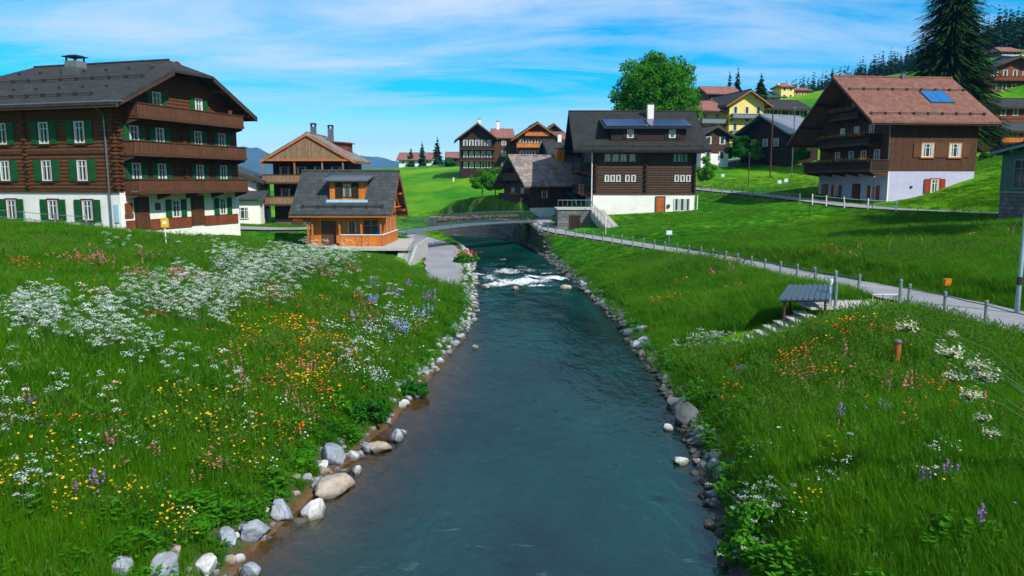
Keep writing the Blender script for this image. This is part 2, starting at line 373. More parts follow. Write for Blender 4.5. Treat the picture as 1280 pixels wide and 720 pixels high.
def A(nm): x = t.node('ShaderNodeAttribute', attribute_name=nm); return x.outputs['Fac']
c = t.mix(t.ramp(t.noise(geo, .12, 6, .7), .35, .65), (.018,.175,.003), (.095,.285,.005))
c = t.mix(t.ramp(t.noise(geo, .9, 6, .75), .4, .7), c, (.012,.120,.004))
c = t.mix(t.ramp(t.noise(geo, .03, 4, .6), .45, .7), c, (.165,.33,.007))
c = t.mix(A('bare'), c, (.16,.15,.10))
c = t.mix(t.math('MULTIPLY', A('bank'), .85), c, t.mix(t.ramp(t.noise(geo, 5, 4, .8), .4, .6), (.025,.045,.012), (.085,.085,.055)))
bedc = t.mix(t.ramp(t.noise(geo, 1.6, 5, .8), .35, .65), (.085,.045,.018), (.17,.105,.055))
bedc = t.mix(A('warm'), t.mix(t.ramp(t.noise(geo, 2.5, 5, .8), .35, .65), (.022,.026,.024), (.08,.085,.085)), bedc)
c = t.mix(A('bed'), c, bedc)
t.l.new(c, b.inputs['Base Color']); b.inputs['Roughness'].default_value = .95; b.inputs['Specular IOR Level'].default_value = .1
bp = t.node('ShaderNodeBump'); bp.inputs['Strength'].default_value = .8; bp.inputs['Distance'].default_value = .12
t.l.new(t.noise(geo, 3.5, 6, .75), bp.inputs['Height']); t.l.new(bp.outputs[0], b.inputs['Normal'])
tm.materials.append(m)
tag(link('ground', tm), 'grassy valley floor rising to the right around the stream', kind='structure')

def ribbon(name, L, label, m, lift=.05, kind='structure'):
    V = []; Q = []
    n = 5
    for i, p in enumerate(L):
        a = L[max(i-1,0)]; c_ = L[min(i+1,len(L)-1)]; d = np.array([c_[0]-a[0], c_[1]-a[1]]); d /= np.linalg.norm(d); nx, ny = -d[1], d[0]
        for k in range(n):
            o_ = (k/(n-1)-.5)*p[3]*(1 + .06*math.sin(i*1.7))
            V.append((p[0]+nx*o_, p[1]+ny*o_, p[2]+lift + .02*(1-abs(k-2)/2)))
    for i in range(len(L)-1):
        for k in range(n-1): Q.append((i*n+k, i*n+k+1, (i+1)*n+k+1, (i+1)*n+k))
    return tag(link(name, npmesh(name, V, Q, [m], smooth=True)), label, kind=kind)
ribbon('path', PATH_R, 'pale winding footpath on the right bank behind the rail fence', m_asphalt, .06)
ribbon('path', PATH_L, 'pale asphalt lane beside the water below the orange hut', m_asphalt, .06)
ribbon('road', ROAD, 'narrow grey road passing in front of the brown chalet on the right', m_asphalt, .09)
ribbon('road', ROAD_UP, 'pale road on the slope above the dark bushes', m_asphalt, .15)
ribbon('road', LANE, 'grey lane between the green shuttered hotel and the hut', m_asphalt, .09)

# ------------------------------------------------------------------ water
RV = RIV; nn = 70
ds = np.concatenate([[0], np.cumsum(np.hypot(*np.diff(RV[:,:2], axis=0).T))])
ss = np.arange(0, ds[-1], .22)
cx = np.interp(ss, ds, RV[:,0]); cy = np.interp(ss, ds, RV[:,1]); ww = np.interp(ss, ds, RV[:,2])
tx = np.gradient(cx); ty = np.gradient(cy); l_ = np.hypot(tx, ty); tx /= l_; ty /= l_
tt = np.linspace(-.5, .5, nn)
WX = cx[:,None] - ty[:,None]*tt*(ww[:,None]+1.6); WY = cy[:,None] + tx[:,None]*tt*(ww[:,None]+1.6)
WS, _ = river_sd(WX, WY)
foam = np.zeros(WX.shape)
for px, py, rx, ry, s_ in [(655,351,52,5.0,1),(622,355,30,3,.9),(632,340,34,4,.8),(692,348,30,4.5,.95),(655,338,40,4,.6),(612,347,18,4,.8),(620,330,26,3,.5),(700,340,18,3,.6),(640,330,30,3,.35),(668,345,18,1.6,1),(602,343,16,1.4,.9),(636,353,20,1.5,1),(684,341,14,1.3,.9),(652,333,14,1.2,.8),(628,324,10,1.0,.7),(672,356,24,1.3,.9),(590,352,14,2.5,.8),(650,346,60,8,.35)]:
    c0 = on(px, py, 0); ex = rx*c0.y/F; ey = (on(px, py-ry, 0).y-on(px, py+ry, 0).y)/2
    foam = np.maximum(foam, s_*np.exp(-(((WX-c0.x)/ex)**2 + ((WY-c0.y)/ey)**2)*1.0))
rough_w = np.exp(-((WY-60)/9)**2)
WZ = (fbm(WX*1.1, WY*.7, 21)-.5)*.05 + rough_w*(fbm(WX*1.0, WY*.55, 31, 3)-.5)*.55
idx = (np.arange(len(ss)-1)[:,None]*nn + np.arange(nn-1)).ravel()
wm = npmesh('river', np.stack([WX.ravel(), WY.ravel(), WZ.ravel()], 1), np.stack([idx, idx+1, idx+nn+1, idx+nn], 1), [], smooth=True)
left = sstep(-.1, .5, -tt)[None,:]*np.ones(WX.shape)
dep = sstep(.1, 1, -WS/3.4)*left*(.8) + sstep(0, 1, -WS/1.6)*(1-left)
attr(wm, 'depth', np.clip(-WS/(1.0+2.6*(WX < cx[:,None])*(1-sstep(28,45,WY))), 0, 1)); attr(wm, 'foam', foam)
m, t, b = newmat('river_water')
geo = t.node('ShaderNodeNewGeometry').outputs['Position']
def A(nm): x = t.node('ShaderNodeAttribute', attribute_name=nm); return x.outputs['Fac']
mp = t.mapping(geo, (1.0,.55,1)); mp2 = t.mapping(geo, (1.0,.45,1), (0,0,.3))
h = t.math('ADD', t.noise(mp, 3.2, 3, .55, .6), t.math('MULTIPLY', t.noise(mp2, .8, 3, .6, 1.2), 1.6))
bp = t.node('ShaderNodeBump'); bp.inputs['Strength'].default_value = .34; bp.inputs['Distance'].default_value = .08
t.l.new(h, bp.inputs['Height'])
out = t.n['Material Output']; t.n.remove(b)
gl = t.node('ShaderNodeBsdfGlossy'); gl.inputs['Roughness'].default_value = .12; t.l.new(bp.outputs[0], gl.inputs['Normal'])
body = t.mix(t.ramp(t.noise(mp2, .17, 4, .6), .35, .65), (.001,.010,.009), (.002,.043,.034))
df = t.node('ShaderNodeBsdfDiffuse'); t.l.new(body, df.inputs['Color'])
tp = t.node('ShaderNodeBsdfTransparent'); tp.inputs['Color'].default_value = (.78,.70,.42,1)
dn = t.math('MULTIPLY', A('depth'), 1)
dn = t.math('ADD', t.math('POWER', dn, .95), t.math('MULTIPLY', t.math('SUBTRACT', t.noise(geo, .9, 4, .7), .5), .35), clamp=True)
dn = t.math('MINIMUM', dn, .985)
mx = t.node('ShaderNodeMixShader'); t.l.new(dn, mx.inputs[0]); t.l.new(tp.outputs[0], mx.inputs[1]); t.l.new(df.outputs[0], mx.inputs[2])
fr = t.node('ShaderNodeFresnel'); fr.inputs['IOR'].default_value = 1.33; t.l.new(bp.outputs[0], fr.inputs['Normal'])
mx2 = t.node('ShaderNodeMixShader'); t.l.new(t.math('MULTIPLY', fr.outputs[0], .13), mx2.inputs[0]); t.l.new(mx.outputs[0], mx2.inputs[1]); t.l.new(gl.outputs[0], mx2.inputs[2])
fo = t.node('ShaderNodeBsdfDiffuse'); fo.inputs['Color'].default_value = (.80,.86,.88,1)
fn = t.noise(t.mapping(geo, (1.4,.9,1), (0,0,.25)), 2.6, 6, .72, 1.0)
strk = t.math('MULTIPLY', t.ramp(t.noise(t.mapping(geo, (.45,1.5,1), (0,0,.45)), .8, 5, .62, 3.0),  .64, .86), .18)
ff = t.ramp(t.math('ADD', A('foam'), t.math('MULTIPLY', t.math('SUBTRACT', fn, .5), 1.9)), .60, 1.02)
ff = t.math('MULTIPLY', ff, t.ramp(A('foam'), .05, .3))
sy = t.node('ShaderNodeSeparateXYZ'); t.l.new(geo, sy.inputs[0])
strk = t.math('MULTIPLY', strk, t.ramp(sy.outputs[1], 19, 14))
ff = t.math('MAXIMUM', ff, strk)
mx3 = t.node('ShaderNodeMixShader'); t.l.new(ff, mx3.inputs[0]); t.l.new(mx2.outputs[0], mx3.inputs[1]); t.l.new(fo.outputs[0], mx3.inputs[2])
t.l.new(mx3.outputs[0], out.inputs['Surface']); wm.materials.append(m)
tag(link('water', wm), 'teal mountain stream with white rapids upstream', kind='structure')

# ------------------------------------------------------------------ far mountains
def ridge(name, label, x0, x1, dist, depth, prof, seed):
    xs = np.linspace(x0, x1, 160); ys = np.linspace(-1, 1, 34)
    X, Yn = np.meshgrid(xs, ys); pr = np.interp(X, [p[0] for p in prof], [p[1] for p in prof])
    n_ = 1-np.abs(fbm(X/260, Yn*2.2, seed, 5)*2-1)
    Z = -30 + (pr+30)*(1-np.abs(Yn)**1.3)*(.72+.42*n_)
    V = np.stack([X.ravel(), (dist+Yn*depth).ravel(), Z.ravel()], 1); n = len(xs)
    idx = (np.arange(33)[:,None]*n + np.arange(n-1)).ravel()
    return tag(link(name, npmesh(name, V, np.stack([idx, idx+1, idx+n+1, idx+n], 1), [m_mount], smooth=True)), label, kind='structure')
m_mount = mat('mountain_forest', (.03,.07,.04), 1, (.06,.09,.08), .004, bump=0, coord='Object')
ridge('mountain', 'blue mountain beyond the village at far left', -3600, -900, 5200, 900, [(-3600,150),(-2500,210),(-1980,225),(-1780,238),(-1640,165),(-1500,90),(-1200,30),(-900,0)], 41)
ridge('mountain', 'low blue mountain ridge beyond the green hill', -1900, 1200, 6400, 900, [(-1900,60),(-1500,150),(-1250,190),(-1120,190),(-1000,150),(-850,150),(-640,200),(-420,150),(-200,110),(100,160),(600,130),(1200,100)], 53)
# ------------------------------------------------------------------ building kit
# every building: origin = front left corner, x along the front, y into the depth
FACE = {'F': lambda W, D, u: ((u, 0), 0), 'R': lambda W, D, u: ((W, u), math.pi/2), 'L': lambda W, D, u: ((0, u), -math.pi/2)}
class House:
    def __init__(s, name, label, cat, loc, rot, W, D, group=None):
        s.root = empty(name, loc, R(rot), label, cat, group); s.W, s.D = W, D; s.off = (0, 0, 0)
    def prt(s, mb, name, m, **k):
        o = mb.build(name, m, s.root, s.off, **k); return o
    def body(s, z0, h1, hw, rise, lower, upper, ridge='x', upname='timber_wall', lowname='plaster_wall', over=.04, xs=0):
        W, D = s.W, s.D
        if h1 is not None:
            s.prt(MB().box((0,0,z0), (W,D,h1)), lowname, lower)
            z0 = h1 + .002
        a = over; t = .12; b = MB()
        sl = rise/((D if ridge == 'x' else W)/2)
        if xs: b.box((-a,-a,z0), (xs-a,D+a,hw-t))
        if ridge == 'x': b.prism([(xs-a,-a,z0),(xs-a,D+a,z0),(xs-a,D+a,hw-t),(xs-a,D/2,hw+rise-t),(xs-a,-a,hw-t)], (W+2*a-xs,0,0))
        else: b.prism([(-a,-a,z0),(W+a,-a,z0),(W+a,-a,hw-t),(W/2,-a,hw+rise-t),(-a,-a,hw-t)], (0,D+2*a,0))
        s.prt(b, upname, upper)
    def roof(s, hw, rise, ov, m, fasc, ridge='x', th=.2, hipR=0, hipL=0, hl=1.6, hll=None, guards=None):
        # ov = (start end, far end, low side, high side) overhangs along the ridge and across it
        W, D = (s.W, s.D) if ridge == 'x' else (s.D, s.W)
        mp = (lambda x, y, z: (x, y, z)) if ridge == 'x' else (lambda x, y, z: (y, x, z))
        sl = rise/(D/2); zr = hw+rise; a0, a1 = -ov[0], W+ov[1]
        ridge0 = a0 + ((hll or hl) if hipL else 0); ridge1 = a1 - (hl if hipR else 0)
        rf = MB(); fb = MB()
        for sgn in (0, 1):
            o = ov[2+sgn]; ye = -o if sgn == 0 else D+o; ze = hw - sl*o
            def q(frac):   # point fraction from ridge downwards
                return (D/2 + (ye-D/2)*frac, zr + (ze-zr)*frac)
            poly = [(a0, ye, ze), (a1, ye, ze)]
            if hipR: y_, z_ = q(hipR); poly += [(a1, y_, z_), (ridge1, D/2, zr)]
            else: poly += [(a1, D/2, zr)]
            if hipL: y_, z_ = q(hipL); poly += [(ridge0, D/2, zr), (a0, y_, z_)]
            else: poly += [(a0, D/2, zr)]
            rf.prism([mp(*p) for p in poly], (0,0,-th))
            # verge and eave boards just below the tiles
            for x_, hp in ((a0, hipL), (a1, hipR)):
                y1, z1 = q(hp if hp else 0); dx = .05 if x_ == a0 else -.05
                fb.prism([mp(x_, ye, ze-th-.003), mp(x_, y1, z1-th-.003), mp(x_, y1, z1-th-.2), mp(x_, ye, ze-th-.2)], mp(dx*1.6,0,0))
            fb.prism([mp(a0+.1, ye+(.05 if sgn == 0 else -.05), ze-th-.003), mp(a1-.1, ye+(.05 if sgn == 0 else -.05), ze-th-.003), mp(a1-.1, ye+(.05 if sgn == 0 else -.05), ze-th-.16), mp(a0+.1, ye+(.05 if sgn == 0 else -.05), ze-th-.16)], mp(0,.05 if sgn == 0 else -.05,0))
        for hp, x_, xr in ((hipR, a1, ridge1), (hipL, a0, ridge0)):
            if hp:
                yA = D/2 + (-ov[2]-D/2)*hp; zA = zr + (hw-sl*ov[2]-zr)*hp; yB = D/2 + (D+ov[3]-D/2)*hp; zB = zr + (hw-sl*ov[3]-zr)*hp
                rf.prism([mp(x_, yA, zA+.003), mp(x_, yB, zB+.003), mp(xr, D/2, zr+.003)], (0,0,-th))
        rf.tube([mp(ridge0, D/2, zr+.02), mp(ridge1, D/2, zr+.02)], .11, 8)
        s.prt(rf, 'roof', m); s.prt(fb, 'fascia', fasc)
        pb = MB()                              # purlins carrying the gable overhangs
        for y_ in (0.0, .25, .5, .75, 1.0):
            zz = zr - abs(y_-.5)*2*rise - th - .12
            if (hipR or hipL) and y_ == .5: zz -= .8
            for x0, x1 in ((a0+.15, -.05), (W+.05, a1-.15)):
                if hll and x0 < 0: continue
                if abs(x1-x0) > .4: pb.prism([mp(x0, D*y_-.09, zz), mp(x0, D*y_+.09, zz), mp(x0, D*y_+.09, zz-.24), mp(x0, D*y_-.09, zz-.24)], mp(x1-x0,0,0))
        for q_ in pieces(pb): s.prt(q_, 'purlin', fasc)
        if guards:
            for fr_, lo, hi in guards:
                g = MB(); o = ov[2]; ye = -o; ze = hw - sl*o
                y_ = ye + (D/2-ye)*fr_; z_ = ze + (zr-ze)*fr_
                A0 = a0 + (a1-a0)*lo; A1 = a0 + (a1-a0)*hi
                g.box(mp(A0, y_-.04, z_+.14), mp(A1, y_+.04, z_+.20)) if ridge == 'x' else g.box((y_-.04, A0, z_+.14), (y_+.04, A1, z_+.20))
                k = int((A1-A0)/1.6)+1
                for i in range(k+1):
                    x_ = A0+(A1-A0)*i/k; p0 = mp(x_-.08, y_-.10, z_-.06); p1 = mp(x_+.08, y_+.10, z_+.26)
                    g.box(tuple(min(a, b) for a, b in zip(p0, p1)), tuple(max(a, b) for a, b in zip(p0, p1)))
                s.prt(g, 'snow_guard', m_dmetal)
        s.geo = dict(hw=hw, rise=rise, sl=sl, zr=zr, mp=mp)
    def onface(s, face, u, z, out=.04):
        (x, y), rz = FACE[face](s.W, s.D, u)
        n = {'F': (0,-1), 'R': (1,0), 'L': (-1,0)}[face]
        return (x+n[0]*out+s.off[0], y+n[1]*out+s.off[1], z+s.off[2]), rz
    def win(s, face, u, z, w=.85, h=1.3, frame=None, shut=None, cols=2, casing=None, small=False, curtain=True, label=None):
        frame = frame or m_white
        loc, rz = s.onface(face, u, z)
        key = (w, h, frame.name, cols, casing.name if casing else None, curtain)
        if key not in WIN:
            f = MB(); t = .07
            if casing:                            # wooden casing round the frame
                c_ = .1
                f.box((-w/2-c_,-.07,-c_), (-w/2,.02,h+c_), 1).box((w/2,-.07,-c_), (w/2+c_,.02,h+c_), 1).box((-w/2,-.07,h), (w/2,.02,h+c_), 1)
                f.box((-w/2-.16,-.13,-c_-.03), (w/2+.16,.0,-c_+.001), 1).box((-w/2,-.07,-c_+.001), (w/2,.02,-.001), 1)
            f.box((-w/2,-.05,0), (-w/2+t,.02,h)).box((w/2-t,-.05,0), (w/2,.02,h))
            f.box((-w/2+t,-.05,0), (w/2-t,.02,t)).box((-w/2+t,-.05,h-t), (w/2-t,.02,h))
            for i in range(1, cols): x_ = -w/2+w*i/cols; f.box((x_-.035,-.048,t), (x_+.035,.02,h-t))
            if h > 1.0 and not small: f.box((-w/2+t,-.044,h*.68), (w/2-t,.015,h*.68+.04))
            g = MB(); g.box((-w/2+.02,-.012,.02), (w/2-.02,-.004,h-.02), 0)
            if curtain:
                for sg in (-1, 1):
                    x0 = sg*(w/2-t); x1 = sg*(w/2-t-w*.17)
                    g.box((min(x0,x1),-.022,t), (max(x0,x1),-.0125,h-t), 1)
            WIN[key] = (f, g, [])
        f, g, ms = WIN[key]
        o = f.build('window', [frame, casing or frame], s.root, loc, rz, mesh=ms[0] if ms else None)
        p_ = g.build('pane', [m_glass, m_curtain], o, (0,0,0), 0, mesh=ms[1] if ms else None)
        if not ms: ms += [o.data, p_.data]
        if label: o['label'] = label
        if shut:
            for sg in (-1, 1):
                k2 = ('sh', w, h, shut.name)
                if k2 not in WIN:
                    q = MB(); ws = w*.62
                    q.box((-ws/2,-.04,-.04), (ws/2,0,h+.04)).box((-ws/2+.05,-.055,.1), (ws/2-.05,-.0405,h*.46)).box((-ws/2+.05,-.055,h*.54), (ws/2-.05,-.0405,h-.08))
                    WIN[k2] = [q, None]
                q, me = WIN[k2]
                e = q.build('shutter', shut, o, (sg*(w/2+w*.31+(.13 if casing else .03)),-.035,0), 0, mesh=me)
                WIN[k2][1] = e.data
        return o
    def door(s, face, u, z, w=1.0, h=2.1, m=None, frame=None, label=None, handle=True):
        loc, rz = s.onface(face, u, z, .03)
        d = MB().box((-w/2,-.05,0), (w/2,.01,h)).box((-w/2+.12,-.075,.15), (w/2-.12,-.051,h*.42)).box((-w/2+.12,-.075,h*.5), (w/2-.12,-.051,h-.15))
        o = d.build('door', m or m_door, s.root, loc, rz)
        f = MB().box((-w/2-.1,-.08,0), (-w/2,.02,h+.1)).box((w/2,-.08,0), (w/2+.1,.02,h+.1)).box((-w/2,-.08,h), (w/2,.02,h+.1))
        f.build('frame', frame or m_beam, o, (0,0,0))
        if handle: MB().tube([(w/2-.15,-.11,1.0), (w/2-.15,-.11,1.14)], .02).box((w/2-.165,-.11,1.02), (w/2-.135,-.04,1.05)).build('handle', m_dmetal, o, (0,0,0))
        if label: o['label'] = label
        return o
    def balcony(s, face, u0, u1, z, proj=1.3, ph=.95, m=None, beam=None, brk=2.6, flowers=None, gap=.25, ends=True, label=None):
        m = m or m_plank_balc; beam = beam or m_beam
        loc, rz = s.onface(face, (u0+u1)/2, z, .045); L = abs(u1-u0); a = -L/2; c = L/2
        f = MB().box((a,-proj,-.16), (c,0,0))
        n = max(2, int(L/brk)+1)
        for i in range(n):
            x = a+.12+(L-.24)*i/(n-1)
            f.prism([(x-.07,-.0,-.165), (x-.07,-proj*.92,-.165), (x-.07,-proj*.92,-.30), (x-.07,0,-.62)], (.14,0,0))
        o = f.build('balcony', beam, s.root, loc, rz)
        g = MB()
        def run(x0, y0, x1, y1):                # boards with small gaps between two rails
            dx, dy = x1-x0, y1-y0; l = math.hypot(dx, dy); k = max(1, int(l/.17))
            for i in range(k):
                t0 = (i+.05)/k; t1 = (i+.95)/k
                p = [(x0+dx*t0, y0+dy*t0), (x0+dx*t1, y0+dy*t1)]
                if dx: g.box((p[0][0], y0-.015, .04), (p[1][0], y0+.015, ph-.08))
                else: g.box((x0-.015, p[0][1], .04), (x0+.015, p[1][1], ph-.08))
        run(a, -proj, c, -proj)
        if ends: run(a+.02, -proj+.03, a+.02, -.02); run(c-.02, -proj+.03, c-.02, -.02)
        g.build('parapet', m, o, (0,0,0))
        r = MB().box((a-.04,-proj-.07,ph-.08), (c+.04,-proj+.07,ph)).box((a-.02,-proj-.05,-.165), (c+.02,-proj+.05,.04))
        if ends: r.box((a-.05,-proj+.07,ph-.08), (a+.06,0,ph)).box((c-.06,-proj+.07,ph-.08), (c+.05,0,ph))
        k = max(2, int(L/2.2)+1)
        for i in range(k):
            x = a+.06+(L-.12)*i/(k-1); r.box((x-.06,-proj+.02,.04), (x+.06,-proj+.10,ph-.081))
        r.build('rail', beam, o, (0,0,0))
        if flowers:
            fb = MB().box((a+.1,-proj-.30,ph-.25), (c-.1,-proj-.075,ph-.04))
            fb.build('flower_box', m_plank_dark, o, (0,0,0))
            blossoms((a+.1,-proj-.34,ph-.12), (c-.1,-proj-.02,ph+.16), flowers, L, o)
        if label: o['label'] = label
        return o
    def chimney(s, x, y, z0, z1, w=.7, d=.7, m=None, cap=None, pots=0, label=None):
        b = MB().box((x-w/2,y-d/2,z0), (x+w/2,y+d/2,z1)); o = s.prt(b, 'chimney', m or m_plaster)
        c = MB()
        if cap == 'hood':
            for sx in (-1,1):
                for sy in (-1,1): c.box((x+sx*w*.4-.05,y+sy*d*.4-.05,z1+.002), (x+sx*w*.4+.05,y+sy*d*.4+.05,z1+.3))
            c.box((x-w*.62,y-d*.62,z1+.3), (x+w*.62,y+d*.62,z1+.38)).box((x-w*.4,y-d*.4,z1+.38), (x+w*.4,y+d*.4,z1+.46))
        else: c.box((x-w/2-.08,y-d/2-.08,z1+.002), (x+w/2+.08,y+d/2+.08,z1+.1))
        c.build('cap', m_dmetal, o, (0,0,0)); 
        if label: o['label'] = label
        return o
WIN = {}
def blossoms(a, b, cols, L, parent, name='flowers', dens=30):
    V = []; Q = []; MI = []; n = int(L*dens)
    for i in range(n):
        p = np.array([random.uniform(a[k], b[k]) for k in range(3)]); r_ = random.uniform(.03, .08)
        q = rng.normal(size=(2,3)); q[0] /= np.linalg.norm(q[0]); q[1] -= q[1].dot(q[0])*q[0]; q[1] /= np.linalg.norm(q[1])
        k = len(V); V += [p-q[0]*r_-q[1]*r_, p+q[0]*r_-q[1]*r_, p+q[0]*r_+q[1]*r_, p-q[0]*r_+q[1]*r_]; Q.append((k,k+1,k+2,k+3))
        MI.append(len(cols) if random.random() < .45 else random.randrange(len(cols)))
    return link(name, npmesh(name, V, Q, [m_blossom[c] for c in cols] + [m_leaf], MI), parent)

# ------------------------------------------------------------------ hotel with green shutters (left)
Wd, Dp = 21.0, 13.6; rot = -16.7; cr, sr = math.cos(R(rot)), math.sin(R(rot))
K = at(152, 280, 55)
o0 = (K.x - Wd*cr, K.y - Wd*sr, 3.9)
h = House('hotel', 'large brown log hotel with green shutters, white ground floor and dark half-hipped roof', 'hotel', o0, rot, Wd, Dp)
g0, f1, f2, f3 = 0, 2.85, 5.55, 8.2; hw, rise = 9.65, 3.35
h.body(-2.5, f1, hw, rise, m_plaster, m_log_hotel, xs=6.9)
h.roof(hw, rise, (1.6, 1.6, 1.35, 1.0), m_roof_grey, m_beam, hipR=.28, hipL=.97, hl=2.4, hll=8.2, guards=[(.16,.12,.86),(.55,.22,.93)])
# small single snow stops in two staggered rows
g = MB()
for fr_ in (.33, .78):
    for i in range(9):
        x = 1.5+i*2.2+(1 if fr_ > .5 else 0)
        if (x+1.6)/8.2 < fr_+.08: continue
        yy = -1.1+(Dp/2+1.1)*fr_; zz = hw-h.geo['sl']*1.1+(h.geo['zr']-hw+h.geo['sl']*1.1)*fr_
        g.box((x-.12,yy-.05,zz-.02), (x+.12,yy+.05,zz+.16))
for q_ in pieces(g): h.prt(q_, 'snow_stop', m_dmetal)
c_ = h.chimney(12.6, 5.2, 11.0, 13.0, 1.15, 1.0, mat('chimney_sheet', (.16,.17,.18), .5, bump=.1), 'hood')
h.prt(MB().box((11.9,4.5,11.5), (13.3,5.9,12.5)), 'chimney_base', m_metal)
us = [2.2, 6.2, 10.6, 14.6, 17.9]
for u in us:
    h.win('F', u, f1+.75, .95, 1.5, shut=m_green, casing=m_beam); h.win('F', u, f2+.75, .95, 1.55, shut=m_green, casing=m_beam)
for u in (10.9, 14.9, 18.1): h.win('F', u, .75, .95, 1.45, shut=m_green, casing=m_beam)
h.balcony('F', 3.5, 9.3, f1+.1, 1.2, .9)
for u in (12.8, 20.88): # projecting log ends of the cross walls
    b = MB()
    for i in range(23):
        z = f1+.12+i*.27; b.box((u-.13,-.30 if i % 2 else -.20,z), (u+.13,-.04,z+.2))
    h.prt(b, 'log_ends', m_log_hotel)
b = MB()
for i in range(23):
    z = f1+.12+i*.27
    b.box((Wd+.045,-.02,z), (Wd+(.34 if i % 2 else .22),.3,z+.2))
h.prt(b, 'log_ends', m_log_hotel); b = MB()
for i in range(23):
    z = f1+.12+i*.27; b.box((Wd+.045,6.7,z), (Wd+(.30 if i % 2 else .2),6.95,z+.2))
h.prt(b, 'log_ends', m_log_hotel)
# belt boards
b = MB().box((-.1,-.10,f1-.1), (Wd+.1,-.041,f1+.14)).box((-.1,-.10,f2+.0), (Wd-.3,-.041,f2+.2)).box((-.1,-.10,f3-.35), (Wd-.3,-.041,f3-.2)); h.prt(b, 'belt_beam', m_beam)
# gable face on the right
for z, us_ in ((f1, (1.7,4.3,8.6,11.6)), (f2, (1.7,4.3,8.6,11.6)), (f3, (4.2,8.9))):
    for u in us_: h.win('R', u, z+.55, .9, 1.5, shut=m_green)
for z, a, b_ in ((f1-.05, .5, 13.2), (f2-.02, .3, 13.2), (f3-.0, .8, 13.0)): h.balcony('R', a, b_, z, 1.25, .95)
for u in (1.7, ): h.door('R', u+.3, .0, 1.2, 2.3)
h.door('R', 8.1, .0, 1.3, 2.3)
h.win('R', 5.6, .75, 1.0, 1.35, shut=m_green); h.win('R', 11.3, .75, 1.0, 1.35, shut=m_green); h.win('R', 3.6, 1.3, .8, .7, cols=1, curtain=False)
b = MB()
for a, c2 in ((.4,1.25),(2.75,7.3),(8.9,13.3)): b.box((Wd+.01,a,-.1), (Wd+.07,c2,.72))
h.prt(b, 'wainscot', m_plank_red)
h.prt(MB().box((Wd-.55,-.06,.6), (Wd-.15,-.012,1.9)), 'sign_board', m_bluesign)
h.prt(MB().box((Wd+.075,.35,1.35), (Wd+.12,1.05,2.0)).box((Wd+.075,.3,.95), (Wd+.12,1.1,1.25)), 'notice_board', m_plank_red)
b = MB().tube([(Wd-.75,-1.15,8.95),(Wd-.75,-.9,8.7),(Wd-.75,-.25,8.3),(Wd-.75,-.15,8.0),(Wd-.75,-.15,-.5)], .07, 8); h.prt(b, 'downpipe', m_metal)
b = MB().tube([(-1.4,-1.18,9.0),(Wd+2.0,-1.18,9.0)], .09, 8); h.prt(b, 'gutter', m_metal)
pl = MB()
h.prt(MB().tube([(Wd+1.15,11.4,f3+.95),(Wd+1.15,11.4,f3+1.25)], [.16,.22], 8), 'flower_pot', m_plank_red)
# conservatory-like white box at the left edge
HOTEL = h
# ------------------------------------------------------------------ white house behind the hotel
p = at(291, 283, 86)
h = House('house', 'white plastered house with low dark roofs half hidden behind the hotel', 'house', (p.x-9, 86, 2.3), 8, 11.4, 9)
h.body(-1, None, 5.6, 2.3, m_plaster, m_plaster, ridge='y', upname='plaster_wall')
h.roof(5.6, 2.3, (.8,.8,.9,1.0), m_roof_slate, m_beam, ridge='y')
h.prt(MB().prism([(7.2,-3.0,3.3),(7.2,-.02,4.1),(7.2,-.02,3.9),(7.2,-3.0,3.1)], (5.6,0,0)), 'porch_roof', m_roof_slate)
h.prt(MB().box((7.6,-2.4,-1),(12.2,-.03,3.0)), 'porch_wall', m_plaster)
h.win('F', 8.6, 4.2, .8, 1.1, frame=m_beam)
o = h.win('F', 10.3, 1.0, 1.3, 1.3, cols=3, shut=None); o.location.y -= 2.43
o = h.win('F', 8.7, 1.0, .7, 1.3); o.location.y -= 2.43

# ------------------------------------------------------------------ weathered chalet with two tall chimneys
p = at(345, 283, 90)
h = House('chalet', 'weathered wooden chalet with boarded gable, two balconies and two tall chimneys', 'house', (p.x, 90, 2.2), 0, 8.7, 8)
h.body(-1.5, .5, 8.3, 2.5, m_stone_wall, m_plank_dark, ridge='y', lowname='stone_plinth')
h.roof(8.3, 2.5, (1.5,.6,1.1,1.1), m_roof_stone, m_beam_orange, ridge='y')
h.prt(MB().prism([(-.2,-1.3,7.75),(8.9,-1.3,7.75),(4.35,-1.3,10.42)], (0,.2,0)), 'gable_boards', m_plank_grey)
h.prt(MB().box((-.8,-1.42,7.55),(9.5,-1.28,7.76)), 'tie_beam', m_beam_orange)
for z in (2.6, 5.1): h.balcony('F', -.9, 8.3, z, 1.3, .95, m=m_plank_grey); 
for z, n in ((2.8,3),(5.3,4)):
    for i in range(n): h.win('F', 1.3+i*(6.0/(n-1)), z+.3, 1.2, 1.35, frame=m_beam_orange, cols=2)
b = MB()
for x in (-.8, 2.8, 6.0, 8.4): b.box((x-.09,-1.25,6.05), (x+.09,-1.1,7.6))
h.prt(b, 'post', m_plank_grey)
for x in (2.6, 6.0): h.door('F', x, .1, 1.1, 2.0)
h.chimney(3.7, 4.4, 9.3, 11.8, .6, .6, m_metal, 'hood'); h.chimney(5.7, 4.8, 8.8, 11.6, .6, .6, m_metal, 'hood')
d = MB().box((6.2,4.6,8.4),(7.8,7.3,9.9)); o = h.prt(d, 'dormer', m_plank_red)
MB().prism([(5.9,4.3,10.1),(8.1,4.3,9.95),(8.1,4.3,9.83),(5.9,4.3,9.95)], (0,3.2,0)).build('dormer_roof', m_roof_pink, o, (0,0,0))

